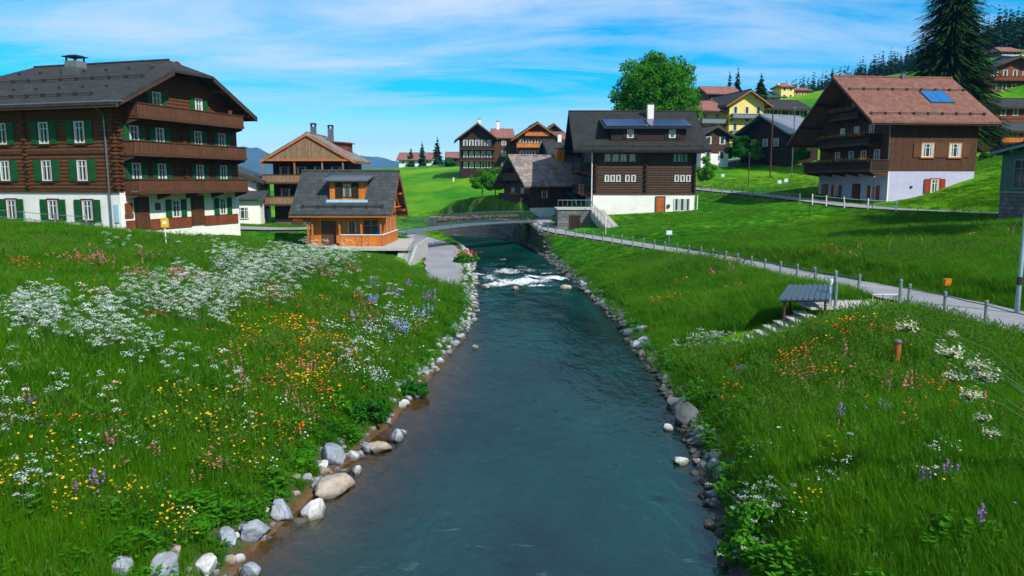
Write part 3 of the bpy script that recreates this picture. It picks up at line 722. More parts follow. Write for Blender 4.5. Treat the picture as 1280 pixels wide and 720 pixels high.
# ------------------------------------------------------------------ orange timber hut with a dormer
p = at(384, 309, 64.5)
h = House('hut', 'small orange timber hut with grey slate roof and a single dormer, beside the lane', 'hut', (p.x, 64.5, 1.95), -1.5, 6.5, 7.2)
W_, D_ = 6.5, 7.2
b = MB().box((.1,.75,.02),(6.4,7.1,2.75)); b.prism([(.06,0.05,2.752),(.06,7.14,2.752),(.06,7.14,3.22),(.06,3.6,6.05),(.06,.05,3.22)], (6.38,0,0)); h.prt(b, 'timber_wall', m_plank_orange)
h.prt(MB().box((-.1,-.15,-.9),(6.7,7.3,.0)), 'stone_plinth', m_concrete)
h.roof(3.3, 3.1, (1.3,.9,.55,.85), m_roof_slate, m_beam_orange, th=.16, guards=[(.13,.12,.9)])
b = MB()
for x in (.05, .42, 2.75, 4.6, 6.25): b.box((x,-.02,0), (x+.14,.14,2.75))
b.box((0,-.04,2.55),(6.5,.16,2.749)); h.prt(b, 'post', m_beam_orange)
h.prt(MB().box((2.9,-.02,.02),(6.25,.06,.98)), 'parapet', m_plank_orange)
h.prt(MB().box((6.42,.0,.02),(6.5,7.1,.98)), 'side_parapet', m_plank_orange)
h.prt(MB().box((2.85,-.08,.98),(6.56,.12,1.05)).box((6.38,.12,.98),(6.56,7.1,1.05)), 'handrail', m_white)
o = h.door('F', 1.7, .02, 1.0, 2.0, label='dark wooden door at the porch end'); o.location.y += .78
o = h.win('F', 3.7, 1.0, .9, 1.1, frame=m_beam_orange); o.location.y += .78
o = h.win('F', 5.35, .6, 1.3, 1.7, frame=m_beam_orange, curtain=False); o.location.y += .78
for u in (1.8, 3.6, 5.4): o = h.win('R', u, 1.1, .9, 1.3, frame=m_beam_orange); o.location.x -= .12
h.prt(MB().box((.55,-1.0,-.5),(2.8,-.16,-.32)).box((.7,-.7,-.32),(2.7,-.16,-.14)), 'steps', m_concrete)
b = MB()                                        # truss in the right gable
b.tube([(6.9,.2,3.2),(6.9,7.0,3.2)], .08, 4).tube([(6.9,3.6,3.2),(6.9,3.6,5.9)], .08, 4).tube([(6.9,1.3,3.2),(6.9,3.6,4.7)], .07, 4).tube([(6.9,5.9,3.2),(6.9,3.6,4.7)], .07, 4)
h.prt(b, 'truss', m_beam_orange)
d = MB().box((1.9,.7,3.75),(4.85,4.0,5.60)); o = h.prt(d, 'dormer', m_plank_orange)
MB().prism([(1.5,.2,5.66),(1.5,4.6,6.25),(1.5,4.6,6.12),(1.5,.2,5.52)], (3.8,0,0)).build('dormer_roof', m_metal, o, (0,0,0))
MB().box((1.6,.5,3.72),(5.15,.7,3.95)).build('dormer_sill', m_bluesign, o, (0,0,0))
w = h.win('F', 3.4, 4.15, .85, 1.2, frame=m_dmetal, shut=m_plank_dark); w.location.y += .73

# ------------------------------------------------------------------ dark chalet with solar roof (centre)
p = at(741, 268, 88)
h = House('chalet', 'dark log chalet with white ground floor and solar panels on its long dormer', 'house', (p.x, 88, 3.45), 0, 11.7, 15)
h.body(-2.2, 2.55, 8.3, 4.2, m_plaster, m_log_dark)
h.roof(8.3, 4.2, (2.4,1.4,1.3,1.6), m_roof_dark, m_plank_dark, guards=[(.06,.05,.95)])
b = MB()
for u in (.1, 5.85, 11.45):
    b = MB()
    for i in range(19): z = 2.7+i*.27; b.box((u,-.34 if i % 2 else -.2,z), (u+.26,-.04,z+.22))
    h.prt(b, 'log_ends', m_plank_dark)
h.prt(MB().box((-.05,-.11,2.5),(11.75,-.041,2.72)), 'belt_beam', m_beam)
for u0, n in ((1.55,2), (3.9,1), (9.55,3)):
    for i in range(n if n != 2 else 3): h.win('F', u0+i*.66, 3.95, .5, .75, cols=1, small=True)
h.win('F', 4.6, 3.95, .5, .75, cols=1)
for u in (1.6, 2.5, 3.4, 4.4): h.win('F', u, 6.2, .8, .9, cols=2, frame=m_green if False else m_steel_blue)
for u in (9.5, 10.3): h.win('F', u, 6.2, .75, .9, cols=2, frame=m_steel_blue)
h.door('F', 7.75, .0, .95, 2.2, m_door_orange, label='orange wooden entrance door')
h.win('F', 9.6, .6, .55, 1.45, cols=1, small=True); h.win('F', 10.25, .6, .55, 1.45, cols=1, small=True); h.win('F', 10.9, .6, .55, 1.45, cols=1, small=True)
h.prt(MB().box((8.55,-.16,1.0),(8.85,-.04,1.35)), 'meter_box', m_dmetal)
d = MB().box((2.0,.45,8.6),(10.6,4.5,10.05)); dm = h.prt(d, 'dormer', m_plank_dark)
MB().prism([(1.1,-.1,10.06),(1.1,5.2,11.35),(1.1,5.2,11.2),(1.1,-.1,9.9)], (10.4,0,0)).build('dormer_roof', m_roof_dark, dm, (0,0,0))
for x0 in (1.4, 6.4): MB().prism([(x0,.1,10.17),(x0,4.6,11.27),(x0,4.6,11.35),(x0,.1,10.25)], (4.8,0,0)).build('solar_panel', m_solar, dm, (0,0,0))
for u in (4.2, 9.0):
    w = h.win('F', u, 8.9, .75, .95, cols=1, shut=m_plank_dark, small=True); w.location.y += .49
h.chimney(7.4, 6.0, 11.0, 13.2, .75, .75, m_plaster)
for z, a, b_ in ((2.7,.6,9), (5.2,.6,10)): h.balcony('L', -b_+15-4.5 if False else 1.0, 11.0, z, 1.5, .95, m=m_plank_dark)
for z in (3.0, 5.5, 8.3):
    for u in ((2.4,5.0,7.6,10.2) if z < 8 else (5.6,8.6)): h.win('L', u, z+.3, .8, 1.25, frame=m_steel_blue)
for u in (2, 4, 6.5): h.win('L', u, .5, .9, 1.4, frame=m_white)
h.prt(MB().tube([(-.2,-.25,7.2),(-.2,-.25,-.3)], .06, 6), 'downpipe', m_white)
h.prt(MB().tube([(11.95,-.25,2.4),(11.95,-.25,-.5)], .06, 6), 'downpipe', m_white)

# stone terrace block with a staircase left of the solar chalet
q = at(690, 270, 86)
T = House('terrace', 'grey stone terrace with cellar door and long stairs, left of the solar roofed chalet', 'terrace', (5.0, 83.6, 1.9), 0, 4.3, 5.0)
T.prt(MB().box((0,0,-1),(4.3,5,2.45)), 'retaining_wall', m_stone_wall)
T.prt(MB().box((-.1,-.1,2.452),(4.4,5,2.6)), 'coping', m_concrete)
T.door('F', 1.9, .1, .9, 1.7, m_plank_dark)
b = MB()
for i in range(14): b.box((3.6+i*.14,-1.5+.0-i*.33,1.95-i*.18 - .6), (5.0+i*.14,-1.5+.36-i*.33,2.42-i*.18))
b.box((3.6,-1.15,1.6),(5.0,0,2.45)); T.prt(b, 'staircase', m_concrete)
b = MB()
for i in range(0, 15, 2): b.tube([(3.55+i*.14,-1.2-i*.33,2.3-i*.18),(3.55+i*.14,-1.2-i*.33,3.3-i*.18)], .025, 5)
b.tube([(3.55,-1.2,3.3),(3.55+14*.14,-1.2-14*.33,3.3-14*.18)], .035, 5)
for i in range(8): b.tube([(.05+i*.5,.0,2.6),(.05+i*.5,.0,3.5)], .02, 5)
b.tube([(0,0,3.5),(3.6,0,3.5),(3.6,-1.2,3.3)], .035, 5); T.prt(b, 'railing', m_steel_blue)

# ------------------------------------------------------------------ small chalet with rough stone roof
p = at(659, 273, 90)
rot = 24
h = House('chalet', 'small dark chalet with rough stone slab roof and boxy orange chimney by the footbridge', 'house', (2.3, 97.0, 2.8), rot, 8.8, 8.2)
h.body(-2, 1.3, 4.9, 3.1, m_plaster, m_plank_brown)
h.roof(4.9, 3.1, (1.3,.8,1.0,1.2), m_roof_stone, m_plank_brown, th=.2)
for z, a, b_ in ((2.2,.3,7.3),): h.balcony('L', a, b_, z, 1.2, .9, m=m_plank_dark)
for u in (2.2, 5.2): h.win('L', u, 2.6, .8, 1.2)
h.balcony('L', 1.6, 6.6, 4.9, .9, .8, m=m_plank_brown)
for u in (1.6,): h.win('L', u, .4, .7, 1.2)
h.door('L', 3.6, 0, 1.0, 1.9); h.win('F', 2.0, 2.5, .9, 1.0, frame=m_beam_orange); h.door('F', 4.2, 0, 1.0, 1.9)
h.chimney(5.9, 3.4, 6.8, 8.9, 1.1, .9, m_plank_orange)
h.prt(MB().prism([(4.8,-.4,3.3),(8.4,-.4,3.3),(8.4,-3.2,2.5),(4.8,-3.2,2.5)], (0,0,-.12)), 'porch_roof', m_roof_slate)
b = MB()
for x in (4.9, 6.6, 8.2): b.box((x-.07,-3.1,-1), (x+.07,-2.96,2.35))
h.prt(b, 'post', m_white)
pot = h.prt(MB().box((-1.28,.4,2.95),(-1.45,3.4,3.2)), 'flower_box', m_plank_red)

# ------------------------------------------------------------------ brown chalet with terracotta roof (right)
p = at(1107, 256, 75)
h = House('chalet', 'large brown chalet with terracotta tiled roof, blue skylight and orange flower boxes', 'house', (p.x, 75, 4.9), 5.5, 9.0, 13.5)
h.body(-2.5, 3.55, 8.95, 4.4, m_plaster_blue, m_plank_brown)
h.roof(8.95, 4.4, (2.6,1.6,1.1,3.2), m_roof_red, m_plank_dark, guards=[(.14,.04,.92),(.68,.04,.97)])
for u in (3.9, 6.75): h.win('F', u, 4.9, 1.2, 1.3, cols=3, casing=m_beam_orange, shut=m_plank_balc)
h.win('F', 4.9, 1.45, .85, 1.3, casing=m_redsh, shut=m_redsh, label='ground floor window with bright red shutters')
h.prt(MB().box((2.4,-.1,1.9),(2.6,-.01,2.1)), 'wall_lamp', m_dmetal)
sk = MB(); sl = h.geo['sl']
for i in range(2):
    x0 = 5.35+i*1.22; y0, y1 = 2.1, 4.0; z = lambda y: 8.95+sl*y+.04
    sk.prism([(x0,y0,z(y0)),(x0+1.18,y0,z(y0)),(x0+1.18,y1,z(y1)),(x0,y1,z(y1))], (0,0,.08))
o = h.prt(sk, 'skylight', m_skylight)
sk = MB().prism([(5.25,2.0,z(2.0)-.02),(7.85,2.0,z(2.0)-.02),(7.85,4.1,z(4.1)-.02),(5.25,4.1,z(4.1)-.02)], (0,0,.06)); sk.build('frame', m_dmetal, o, (0,0,0))
h.prt(MB().box((.01,-.08,-1),(.13,-.011,3.5)), 'corner_board', m_plaster)
h.balcony('L', -.2, 13.4, 3.65, 1.9, 1.0, m=m_plank_dark, flowers=['red','orange'])
h.balcony('L', 1.5, 11.5, 6.3, 1.3, .95, m=m_plank_dark, flowers=['red','orange'])
h.balcony('L', 4.0, 9.6, 9.1, 1.1, .9, m=m_plank_dark, flowers=['red','orange'])
for u in (2.0,4.4,6.8,9.6): h.win('L', u, 4.1, 1.0, 1.6)
for u in (3.2,6.0,8.8): h.win('L', u, 6.8, .9, 1.4)
h.win('L', 6.7, 9.7, .8, 1.0)
for u in (2.2,9.4): h.win('L', u, .8, .9, 1.3, shut=m_redsh)
h.door('L', 5.4, 0, 1.2, 2.2); h.door('L', 12.0, 0, 1.0, 2.1, m_door_orange)
h.prt(MB().tube([(-.12,-.12,8.1),(-.12,-.12,-.3)], .06, 6), 'downpipe', m_metal)
h.chimney(5.0, 6.6, 13.0, 13.8, .35, .35, m_metal)

# ------------------------------------------------------------------ green shed at the right edge
h = House('shed', 'green painted shed with dark slate roof and stone base at the right edge', 'shed', (38.7, 54, 4.6), 3, 5, 6.2)
h.body(-2, 2.0, 5.4, .4, m_stone_wall, mat('green_boards', (.035,.14,.10), .5, kind='planks', p=.6, bump=.3), upname='board_wall', lowname='stone_base')
h.roof(5.4, .4, (.75,.6,.6,.6), m_roof_slate, m_steel_blue)
h.win('L', 1.6, 2.3, 1.6, 2.2, frame=m_steel_blue, curtain=False); h.win('L', 4.0, 2.3, 1.6, 2.2, frame=m_steel_blue, curtain=False)
h.prt(MB().box((-.1,.0,1.95),(-.045,6.2,2.1)), 'sill', m_metal)

# ------------------------------------------------------------------ hotel with two gables in the distance
p = at(577, 213, 170)
h = House('hotel', 'distant reddish hotel with twin gables and rows of balconies, beyond the footbridge', 'hotel', (p.x, 170, 9.3), 6, 7.0, 11)
h.body(-2, None, 8.2, 2.6, m_plaster, m_plank_dark, ridge='y', upname='dark_wing')
h.roof(8.2, 2.6, (1.6,1,1.3,1.0), m_roof_pink, m_beam, ridge='y')
for z in (.8, 3.1, 5.5):
    for i in range(5): h.win('F', .9+i*1.3, z+.2, .95, 1.4, cols=1, small=True)
for z in (2.6, 5.1): h.balcony('F', -.3, 7.3, z, 1.1, .7, m=m_plank_dark)
h.off = (12.0, -3.0, 0); h.W = 8.6; h.D = 13
h.body(-2, None, 8.0, 2.8, m_plaster, m_plank_red, ridge='y', upname='red_wing')
h.roof(8.0, 2.8, (1.6,1,1.4,1.4), m_roof_grey, m_beam_orange, ridge='y')
for z in (3.0, 5.5):
    h.balcony('F', -.2, 8.8, z, 1.2, .8, m=m_plank_orange, beam=m_beam_orange)
    for i in range(6): h.win('F', 1.0+i*1.3, z+.2, .9, 1.5, cols=1, small=True)
h.balcony('F', 1.6, 7.0, 8.0, .9, .7, m=m_plank_orange, beam=m_beam_orange)
for i in range(5): h.win('F', 1.2+i*1.5, .6, .9, 1.4, cols=1, small=True)
h.off = (6.95, 1.0, 0); h.W = 5.1; h.D = 10
h.body(-2, None, 8.0, 1.9, m_plaster, m_plank_brown, upname='link_wing', over=0)
h.roof(8.0, 1.9, (0,0,.6,.6), m_roof_pink, m_beam)
for z in (1.0, 3.6, 6.0): h.win('F', 2.5, z, 1.0, 1.2)
h.off = (17.5, 3.5, 0); h.W = 6; h.D = 9
h.body(-2, None, 7.6, 1.8, m_plaster, m_plank_brown, upname='side_wing', over=0)
h.roof(7.6, 1.8, (0,1,.8,.8), m_roof_pink, m_beam)
for z in (1.0, 3.6, 5.8): h.win('F', 4.6, z, 1.0, 1.2)
h.off = (0,0,0); h.W = 7; h.chimney(4.3, 5.5, 10.0, 12.0, .6, .6, m_plaster); h.chimney(8.6, 6.0, 9.2, 11.6, .6, .6, m_plaster)

def simple(name, label, px, py, Y, wpx, D, hpx, risepx, wallm, roofm, rot=0, ridge='x', low=None, rows=1, n=3, ov=.9, balc=None, hip=0, frame=None, cat='house', group=None, fas=None, zoff=0, chim=None, shut=None):
    q = at(px, py, Y); W_ = wpx*Y/F; k = Y/F; hh = hpx*k; rr = risepx*k
    dd = (D if ridge == 'x' else W_)/2; up = rr*ov/(dd+ov); hh += up; rr -= up
    g_ = House(name, label, cat, (q.x, Y, q.z+zoff), rot, W_, D, group)
    g_.body(-3, .33*hh if low else None, hh, rr, low or wallm, wallm, ridge=ridge)
    g_.roof(hh, rr, (ov,ov,ov,ov), roofm, fas or m_beam, ridge=ridge, hipR=hip, hipL=hip)
    for r_ in range(rows):
        z = hh*(r_+.28)/rows if rows > 1 else hh*.45
        for i in range(n): g_.win('F', W_*(i+.5)/n, z, min(1.0, W_/n*.55), min(1.35, hh/rows*.5), cols=1, small=True, frame=frame, shut=shut)
        if balc and r_ > 0 or (balc and rows == 1): g_.balcony('F', .2, W_-.2, hh*r_/rows + (.1 if rows == 1 else 0), 1.0, .8, m=balc)
    if chim: g_.chimney(W_*chim, D*.45, hh+rr*.6, hh+rr+1.0, .6, .6, m_plaster)
    return g_
simple('farmhouse', 'distant farmhouse with faded red roof on the crest of the green hill', 499, 210, 300, 40, 9, 10, 9, m_plaster, m_roof_pink, rot=-4, rows=1, n=4, low=None, chim=.3)
simple('farmhouse', 'tiny dark farmhouse with red roof left of the twin gabled hotel', 560, 206, 260, 19, 8, 9, 7, m_plank_brown, m_roof_pink, rot=6, n=2)
simple('chalet', 'dark chalet with grey roof partly hidden behind the twin gabled hotel', 676, 205, 190, 32, 10, 32, 17, m_plank_brown, m_roof_pink, rot=5, ridge='y', rows=2, n=3, balc=m_plank_brown)
simple('chalet', 'dark chalet with a stone chimney rising behind the stone roofed chalet', 690, 235, 125, 30, 9, 42, 18, m_plank_dark, m_roof_grey, rot=8, rows=2, n=2, chim=.5)
# yellow apartment house
h = simple('apartment_house', 'yellow apartment house with brown hipped gables and stacked balconies', 910, 190, 148, 46, 12, 56, 19, m_plaster_yellow, m_roof_grey, rot=12, ridge='y', rows=3, n=3, ov=1.3, fas=m_beam_orange, balc=m_steel_blue)
h.off = (-5.6, 1.5, 0); h.W = 5.7; h.D = 10
h.body(-2, None, 8.3, 1.8, m_plaster, m_plaster_yellow, upname='side_wing', over=0); h.roof(8.3, 1.8, (.9,0,1.2,1.2), m_roof_pink, m_beam)
for z in (2.6, 5.4): h.balcony('F', .2, 5.4, z, 1.1, .9, m=m_steel_blue)
for z in (.6, 3.2, 6.0):
    for u in (1.4, 3.8): h.win('F', u, z, 1, 1.3)
simple('chalet', 'small grey-brown chalet with white base, in front of the yellow apartment house', 876, 204, 125, 36, 8, 33, 13, m_log_dark, m_roof_slate, rot=10, ridge='y', low=m_plaster, rows=2, n=2, ov=.8)
g_ = simple('chalet', 'dark low chalet with shiny metal roof, behind the lamp posts', 984, 190, 120, 56, 9.5, 22, 26, m_plank_dark, m_roof_metal, rot=30, n=3, ov=1.3)
for u in (2.2, 4.4, 6.8): g_.win('L', u, 1.0, 1.0, 1.2, small=True)
simple('chalet', 'broad dark building with grey roof above the metal roofed chalet', 952, 165, 165, 62, 10, 28, 14, m_plank_brown, m_roof_grey, rot=14, rows=2, n=4, ov=1.2)
simple('house', 'teal-roofed house half hidden by the pine on the slope', 945, 130, 215, 34, 9, 9, 8, mat('pale_teal_wall', (.25,.42,.42), .8), m_roof_teal, rot=6, n=4)
simple('chalet', 'brown chalet with faded red roof behind the yellow apartment house', 885, 140, 190, 38, 9, 22, 11, m_plank_brown, m_roof_pink, rot=8, n=3)
simple('villa', 'small pale yellow tower house with hipped pink roof on the skyline', 976, 125, 215, 17, 4.5, 16, 5, m_plaster_yellow, m_roof_pink, rot=12, rows=2, n=2, ov=.5, hip=.9)
simple('house', 'low orange-walled house right of the tower house', 992, 124, 218, 22, 6, 11, 4, m_beam_orange, m_roof_pink, rot=10, n=3, ov=.5)
# houses stacked on the right-hand slope
simple('chalet', 'large brown chalet with blue-glazed balcony, topmost on the right slope', 1236, 118, 165, 62, 11, 30, 15, m_plank_red, m_roof_slate, rot=4, ridge='y', rows=2, n=5, balc=m_plank_red, ov=1.4)
simple('house', 'stone-coloured house with pink hipped roof high on the right slope', 1250, 78, 230, 26, 7, 13, 7, m_stone_wall, m_roof_pink, rot=4, n=3, hip=.9)
simple('house', 'white house with pale metal roof at the top right edge', 1268, 84, 205, 40, 8, 12, 5, m_plaster, m_roof_metal, rot=4, n=4)
simple('chalet', 'reddish chalet with dark slate roof, second from the top of the right slope', 1245, 155, 140, 60, 10, 20, 14, m_plank_red, m_roof_grey, rot=0, rows=1, n=4, balc=m_plank_red)
simple('chalet', 'orange-framed chalet with long balcony directly above the green shed', 1243, 196, 112, 60, 9, 32, 12, m_plank_orange, m_roof_slate, rot=0, rows=2, n=4, balc=m_plank_orange)
def hit(px, py):                  # where a sight line meets the ground
    v = py-360; d = np.array([px-640, F*cp-v*sp, -F*sp-v*cp]); d /= d[1]
    ys = np.geomspace(6, 600, 400); z = height(d[0]*ys, ys); zz = CAMZ+d[2]*ys
    k = np.argmax(zz < z); return Vector((d[0]*ys[k], ys[k], z[k]))

named = [(256,703,40,'p','big cream-white boulder at the bottom, front of the left bank'),(206,711,46,'g','flat grey boulder left of the cream-white boulder'),(153,712,32,'g','round grey rock, lowest at the left end of the rock row'),
 (283,673,36,'g','low blue-grey rock in the weeds, left of the large blue-grey boulder'),(318,657,56,'g','large smooth blue-grey boulder between two smaller rocks on the left bank'),(351,635,38,'g','pale grey angular boulder left of the white boulder in the water'),
 (392,632,44,'p','bright white boulder in the shallows of the left bank'),(416,598,54,'w','rugged beige boulder below the tall blue-grey boulder'),(415,567,44,'g','tall blue-grey boulder topping the rock pile on the left bank'),
 (443,566,20,'p','small pale stone beside the tall blue-grey boulder'),(446,584,16,'p','small white stone right of the rugged beige boulder'),(397,604,20,'g','small grey stone left of the rugged beige boulder'),
 (313,708,32,'g','half submerged rock nearest the camera in the brown shallows'),(299,695,17,'p','small white stone in the water beside the half submerged rock'),(219,692,20,'w','small pinkish stone above the flat grey boulder'),
 (497,541,22,'g','blue-grey stone at the water edge below the leafy weeds'),(505,536,12,'p','little white stone behind the blue-grey stone at the water edge'),(474,553,28,'w','flat brown rock awash beneath the leafy bank'),(458,556,18,'g','grey stone half under the leafy bank left of the flat brown rock'),
 (858,518,44,'d','largest dark grey boulder on the right bank'),(848,500,28,'d','dark boulder just upstream of the largest right bank boulder'),(834,531,14,'p','pale stone at the water edge below the largest right bank boulder'),
 (878,543,38,'d','broad dark boulder in grass, downstream of the largest right bank one'),(895,572,26,'d','middle dark rock of the row under the right bank grass'),(900,595,32,'d','tall dark rock standing in the water under the right bank'),
 (853,571,22,'p','flat white stone awash off the right bank'),(872,572,15,'w','small beige stone next to the flat white stone'),(908,692,28,'d','grey rock below the white flowering clump on the right bank'),(927,463,24,'d','grey rock in the grass below the landing slab'),
 (608,357,12,'w','brown rock in the rapids, leftmost'),(645,358,10,'w','brown rock in the middle of the rapids'),(626,339,9,'w','beige rock at the head of the rapids'),(707,357,13,'w','brown rock in the rapids, rightmost'),(595,431,9,'p','tiny white stone alone in the water off the left bank')]
NR = []
for px, py, w, k_, lb in named:
    c0 = on(px, py+w*.2, .08); zz = H(c0.x, c0.y)
    if zz > .12: c0 = hit(px, py+w*.2)
    NR.append((c0.x, c0.y, max(zz if zz < .12 else c0.z, -.05), w*c0.y/F*.95))
BO = hit(1120, 461)
# ------------------------------------------------------------------ scattered ground cover
def scatter(name, P, yaw, sc, wf, pick, protos, label, tilt=None):
    coll = bpy.data.collections.new(name + '_kinds')
    for i, me in enumerate(protos):
        coll.objects.link(bpy.data.objects.new('%s_kind_%02d' % (name, i), me))
    me = bpy.data.meshes.new(name); me.vertices.add(len(P)); me.vertices.foreach_set('co', np.asarray(P, dtype=np.float32).ravel())
    rot = np.zeros((len(P),3), dtype=np.float32); rot[:,2] = yaw
    if tilt is not None: rot[:,0] = tilt
    a = me.attributes.new('rot', 'FLOAT_VECTOR', 'POINT'); a.data.foreach_set('vector', rot.ravel())
    s3 = np.stack([sc*wf, sc*wf, sc], 1).astype(np.float32)
    a = me.attributes.new('size', 'FLOAT_VECTOR', 'POINT'); a.data.foreach_set('vector', s3.ravel())
    a = me.attributes.new('pick', 'INT', 'POINT'); a.data.foreach_set('value', np.asarray(pick, dtype=np.int32))
    o = link(name, me)
    g = bpy.data.node_groups.new(name, 'GeometryNodeTree')
    g.interface.new_socket('Geometry', in_out='INPUT', socket_type='NodeSocketGeometry'); g.interface.new_socket('Geometry', in_out='OUTPUT', socket_type='NodeSocketGeometry')
    gi = g.nodes.new('NodeGroupInput'); go = g.nodes.new('NodeGroupOutput'); ip = g.nodes.new('GeometryNodeInstanceOnPoints')
    ci = g.nodes.new('GeometryNodeCollectionInfo'); ci.inputs['Collection'].default_value = coll; ci.inputs['Separate Children'].default_value = True; ci.inputs['Reset Children'].default_value = True
    def na(nm, ty): x = g.nodes.new('GeometryNodeInputNamedAttribute'); x.data_type = ty; x.inputs['Name'].default_value = nm; return x.outputs[0]
    L = g.links.new
    L(gi.outputs[0], ip.inputs['Points']); L(ci.outputs[0], ip.inputs['Instance']); ip.inputs['Pick Instance'].default_value = True
    L(na('pick', 'INT'), ip.inputs['Instance Index']); L(na('rot', 'FLOAT_VECTOR'), ip.inputs['Rotation']); L(na('size', 'FLOAT_VECTOR'), ip.inputs['Scale'])
    L(ip.outputs[0], go.inputs[0])
    md = o.modifiers.new('scatter', 'NODES'); md.node_group = g
    return tag(o, label, name.replace('_', ' ').split()[-1], kind='stuff')
def blade(V, Q, x, y, h, w, lean, az, z0=0, seg=3, curl=1.6):
    dx, dy = math.cos(az), math.sin(az); px_, py_ = -dy, dx; k = len(V)
    for i in range(seg+1):
        t = i/seg; o_ = lean*h*t**curl; ww_ = w*(1-t*.92)/2; z = z0 + h*t*(1-.25*lean*t)
        V += [(x+dx*o_-px_*ww_, y+dy*o_-py_*ww_, z), (x+dx*o_+px_*ww_, y+dy*o_+py_*ww_, z)]
    for i in range(seg): a = k+2*i; Q.append((a, a+1, a+3, a+2))
def tuft(n, r_, h0, h1, w, m, seeds=0):
    V = []; Q = []; MI = []
    for i in range(n):
        rr = r_*math.sqrt(random.random()); a = random.uniform(0, 6.28)
        blade(V, Q, rr*math.cos(a), rr*math.sin(a), random.uniform(h0, h1), w*random.uniform(.7,1.3), random.uniform(.1,.75), random.uniform(0,6.28), -.05)
    MI = [0]*len(Q)
    for i in range(seeds):
        rr = r_*random.random(); a = random.uniform(0, 6.28); x, y = rr*math.cos(a), rr*math.sin(a); hh = h1*random.uniform(1.0,1.4); az = random.uniform(0,6.28); ln = random.uniform(.05,.3)
        q0 = len(Q); blade(V, Q, x, y, hh, w*.5, ln, az, -.05); MI += [1]*(len(Q)-q0)
        for j in range(5):
            t = .75+.25*j/5; cx_, cy_ = x+math.cos(az)*ln*hh*t**1.6, y+math.sin(az)*ln*hh*t**1.6; z = hh*t*(1-.25*ln*t)-.05; k = len(V); e = .012
            a2 = random.uniform(0,6.28); ex, ey = e*math.cos(a2), e*math.sin(a2)
            V += [(cx_-ex,cy_-ey,z-e),(cx_+ex,cy_+ey,z-e),(cx_+ex*.6,cy_+ey*.6,z+2.4*e),(cx_-ex*.6,cy_-ey*.6,z+2.4*e)]; Q.append((k,k+1,k+2,k+3)); MI.append(1)
    return npmesh('grass_tuft', V, Q, [m, m_grass_dry], MI)
tufts = [tuft(30, .17, .24, .58, .012, m_grass) for _ in range(5)] + [tuft(24, .17, .25, .55, .012, m_grass, 3) for _ in range(2)] + [tuft(34, .2, .12, .28, .018, m_grass)]
def leafy_tuft(n, r_, h_, ls, m):
    V = []; Q = []
    for i in range(n):
        a = random.uniform(0,6.28); rr = r_*random.random()**.6; z = h_*random.uniform(.15,1)*(1-.4*(rr/r_)**2)
        d = Vector((math.cos(a), math.sin(a), random.uniform(-.2,.7))).normalized(); s = d.cross(Vector((0,0,1))).normalized(); p = Vector((rr*math.cos(a), rr*math.sin(a), z)); l = ls*random.uniform(.6,1.3); k = len(V)
        for q in (p-d*l*.5, p+s*l*.32, p+d*l*.6, p-s*l*.32): V.append(tuple(q))
        Q.append((k,k+1,k+2,k+3))
    return npmesh('leaf_clump', V, Q, [m])
weeds = [leafy_tuft(60, .28, .38, .10, m_leaf), leafy_tuft(50, .22, .30, .08, m_leaf_dark)]
def clear(X, Y, margin=.0):
    z, sd, pm = height(X, Y, True)
    ok = (sd > .04) & (pm > margin + .3*(fbm(X*1.3, Y*1.3, 71)-.5))
    for h_, mg in ((HOTEL, .3),):
        r0 = h_.root.location; a = h_.root.rotation_euler.z; lx = (X-r0.x)*math.cos(a)+(Y-r0.y)*math.sin(a); ly = -(X-r0.x)*math.sin(a)+(Y-r0.y)*math.cos(a)
        ok &= ~((lx > -mg) & (lx < h_.W+mg) & (ly > -mg) & (ly < h_.D+mg))
    for x_, y_, z_, w_ in NR: ok &= ~((np.abs(X-x_) < w_*.48) & (Y < y_+w_*.35) & (Y > y_-w_*.5-.12))
    ok &= ~((np.abs(X-BO.x) < .30) & (Y > BO.y-1.3) & (Y < BO.y+.2))
    ok &= ~((X > -17.9) & (X < -8.0) & (Y > 63.9) & (Y < 73))
    ok &= ~((X > -9.6) & (X < -7.9) & (Y > 57) & (Y < 73))
    ok &= ~((X > 8.3) & (X < 16) & (Y > 29.7) & (Y < 32.6)) & ~((X > 9.2) & (X < 12.6) & (Y > 28.6) & (Y < 29.8) & (rng.random(len(X)) < .7))
    ok &= ~((X > 9.0) & (X < 21.5) & (Y > 87.8) & (Y < 103)) & ~((X > 4.6) & (X < 9.5) & (Y > 80) & (Y < 92)) & ~((X > 36) & (X < 46.5) & (Y > 74.5) & (Y < 90))
    return ok, z, sd, pm
def polar(n, r0, r1, power, amax=R(52)):
    u = rng.random(n); e = 2-power
    r = (r0**e + u*(r1**e-r0**e))**(1/e); a = rng.uniform(-amax, amax, n)
    return r*np.sin(a), r*np.cos(a), r
X, Y, r = polar(215000, 5.5, 120, 1.45)
ok, z, sd, pm = clear(X, Y)
left_bank = X < np.interp(Y, RIV[:,1], RIV[:,0])
lawn = sstep(60, 100, Y)
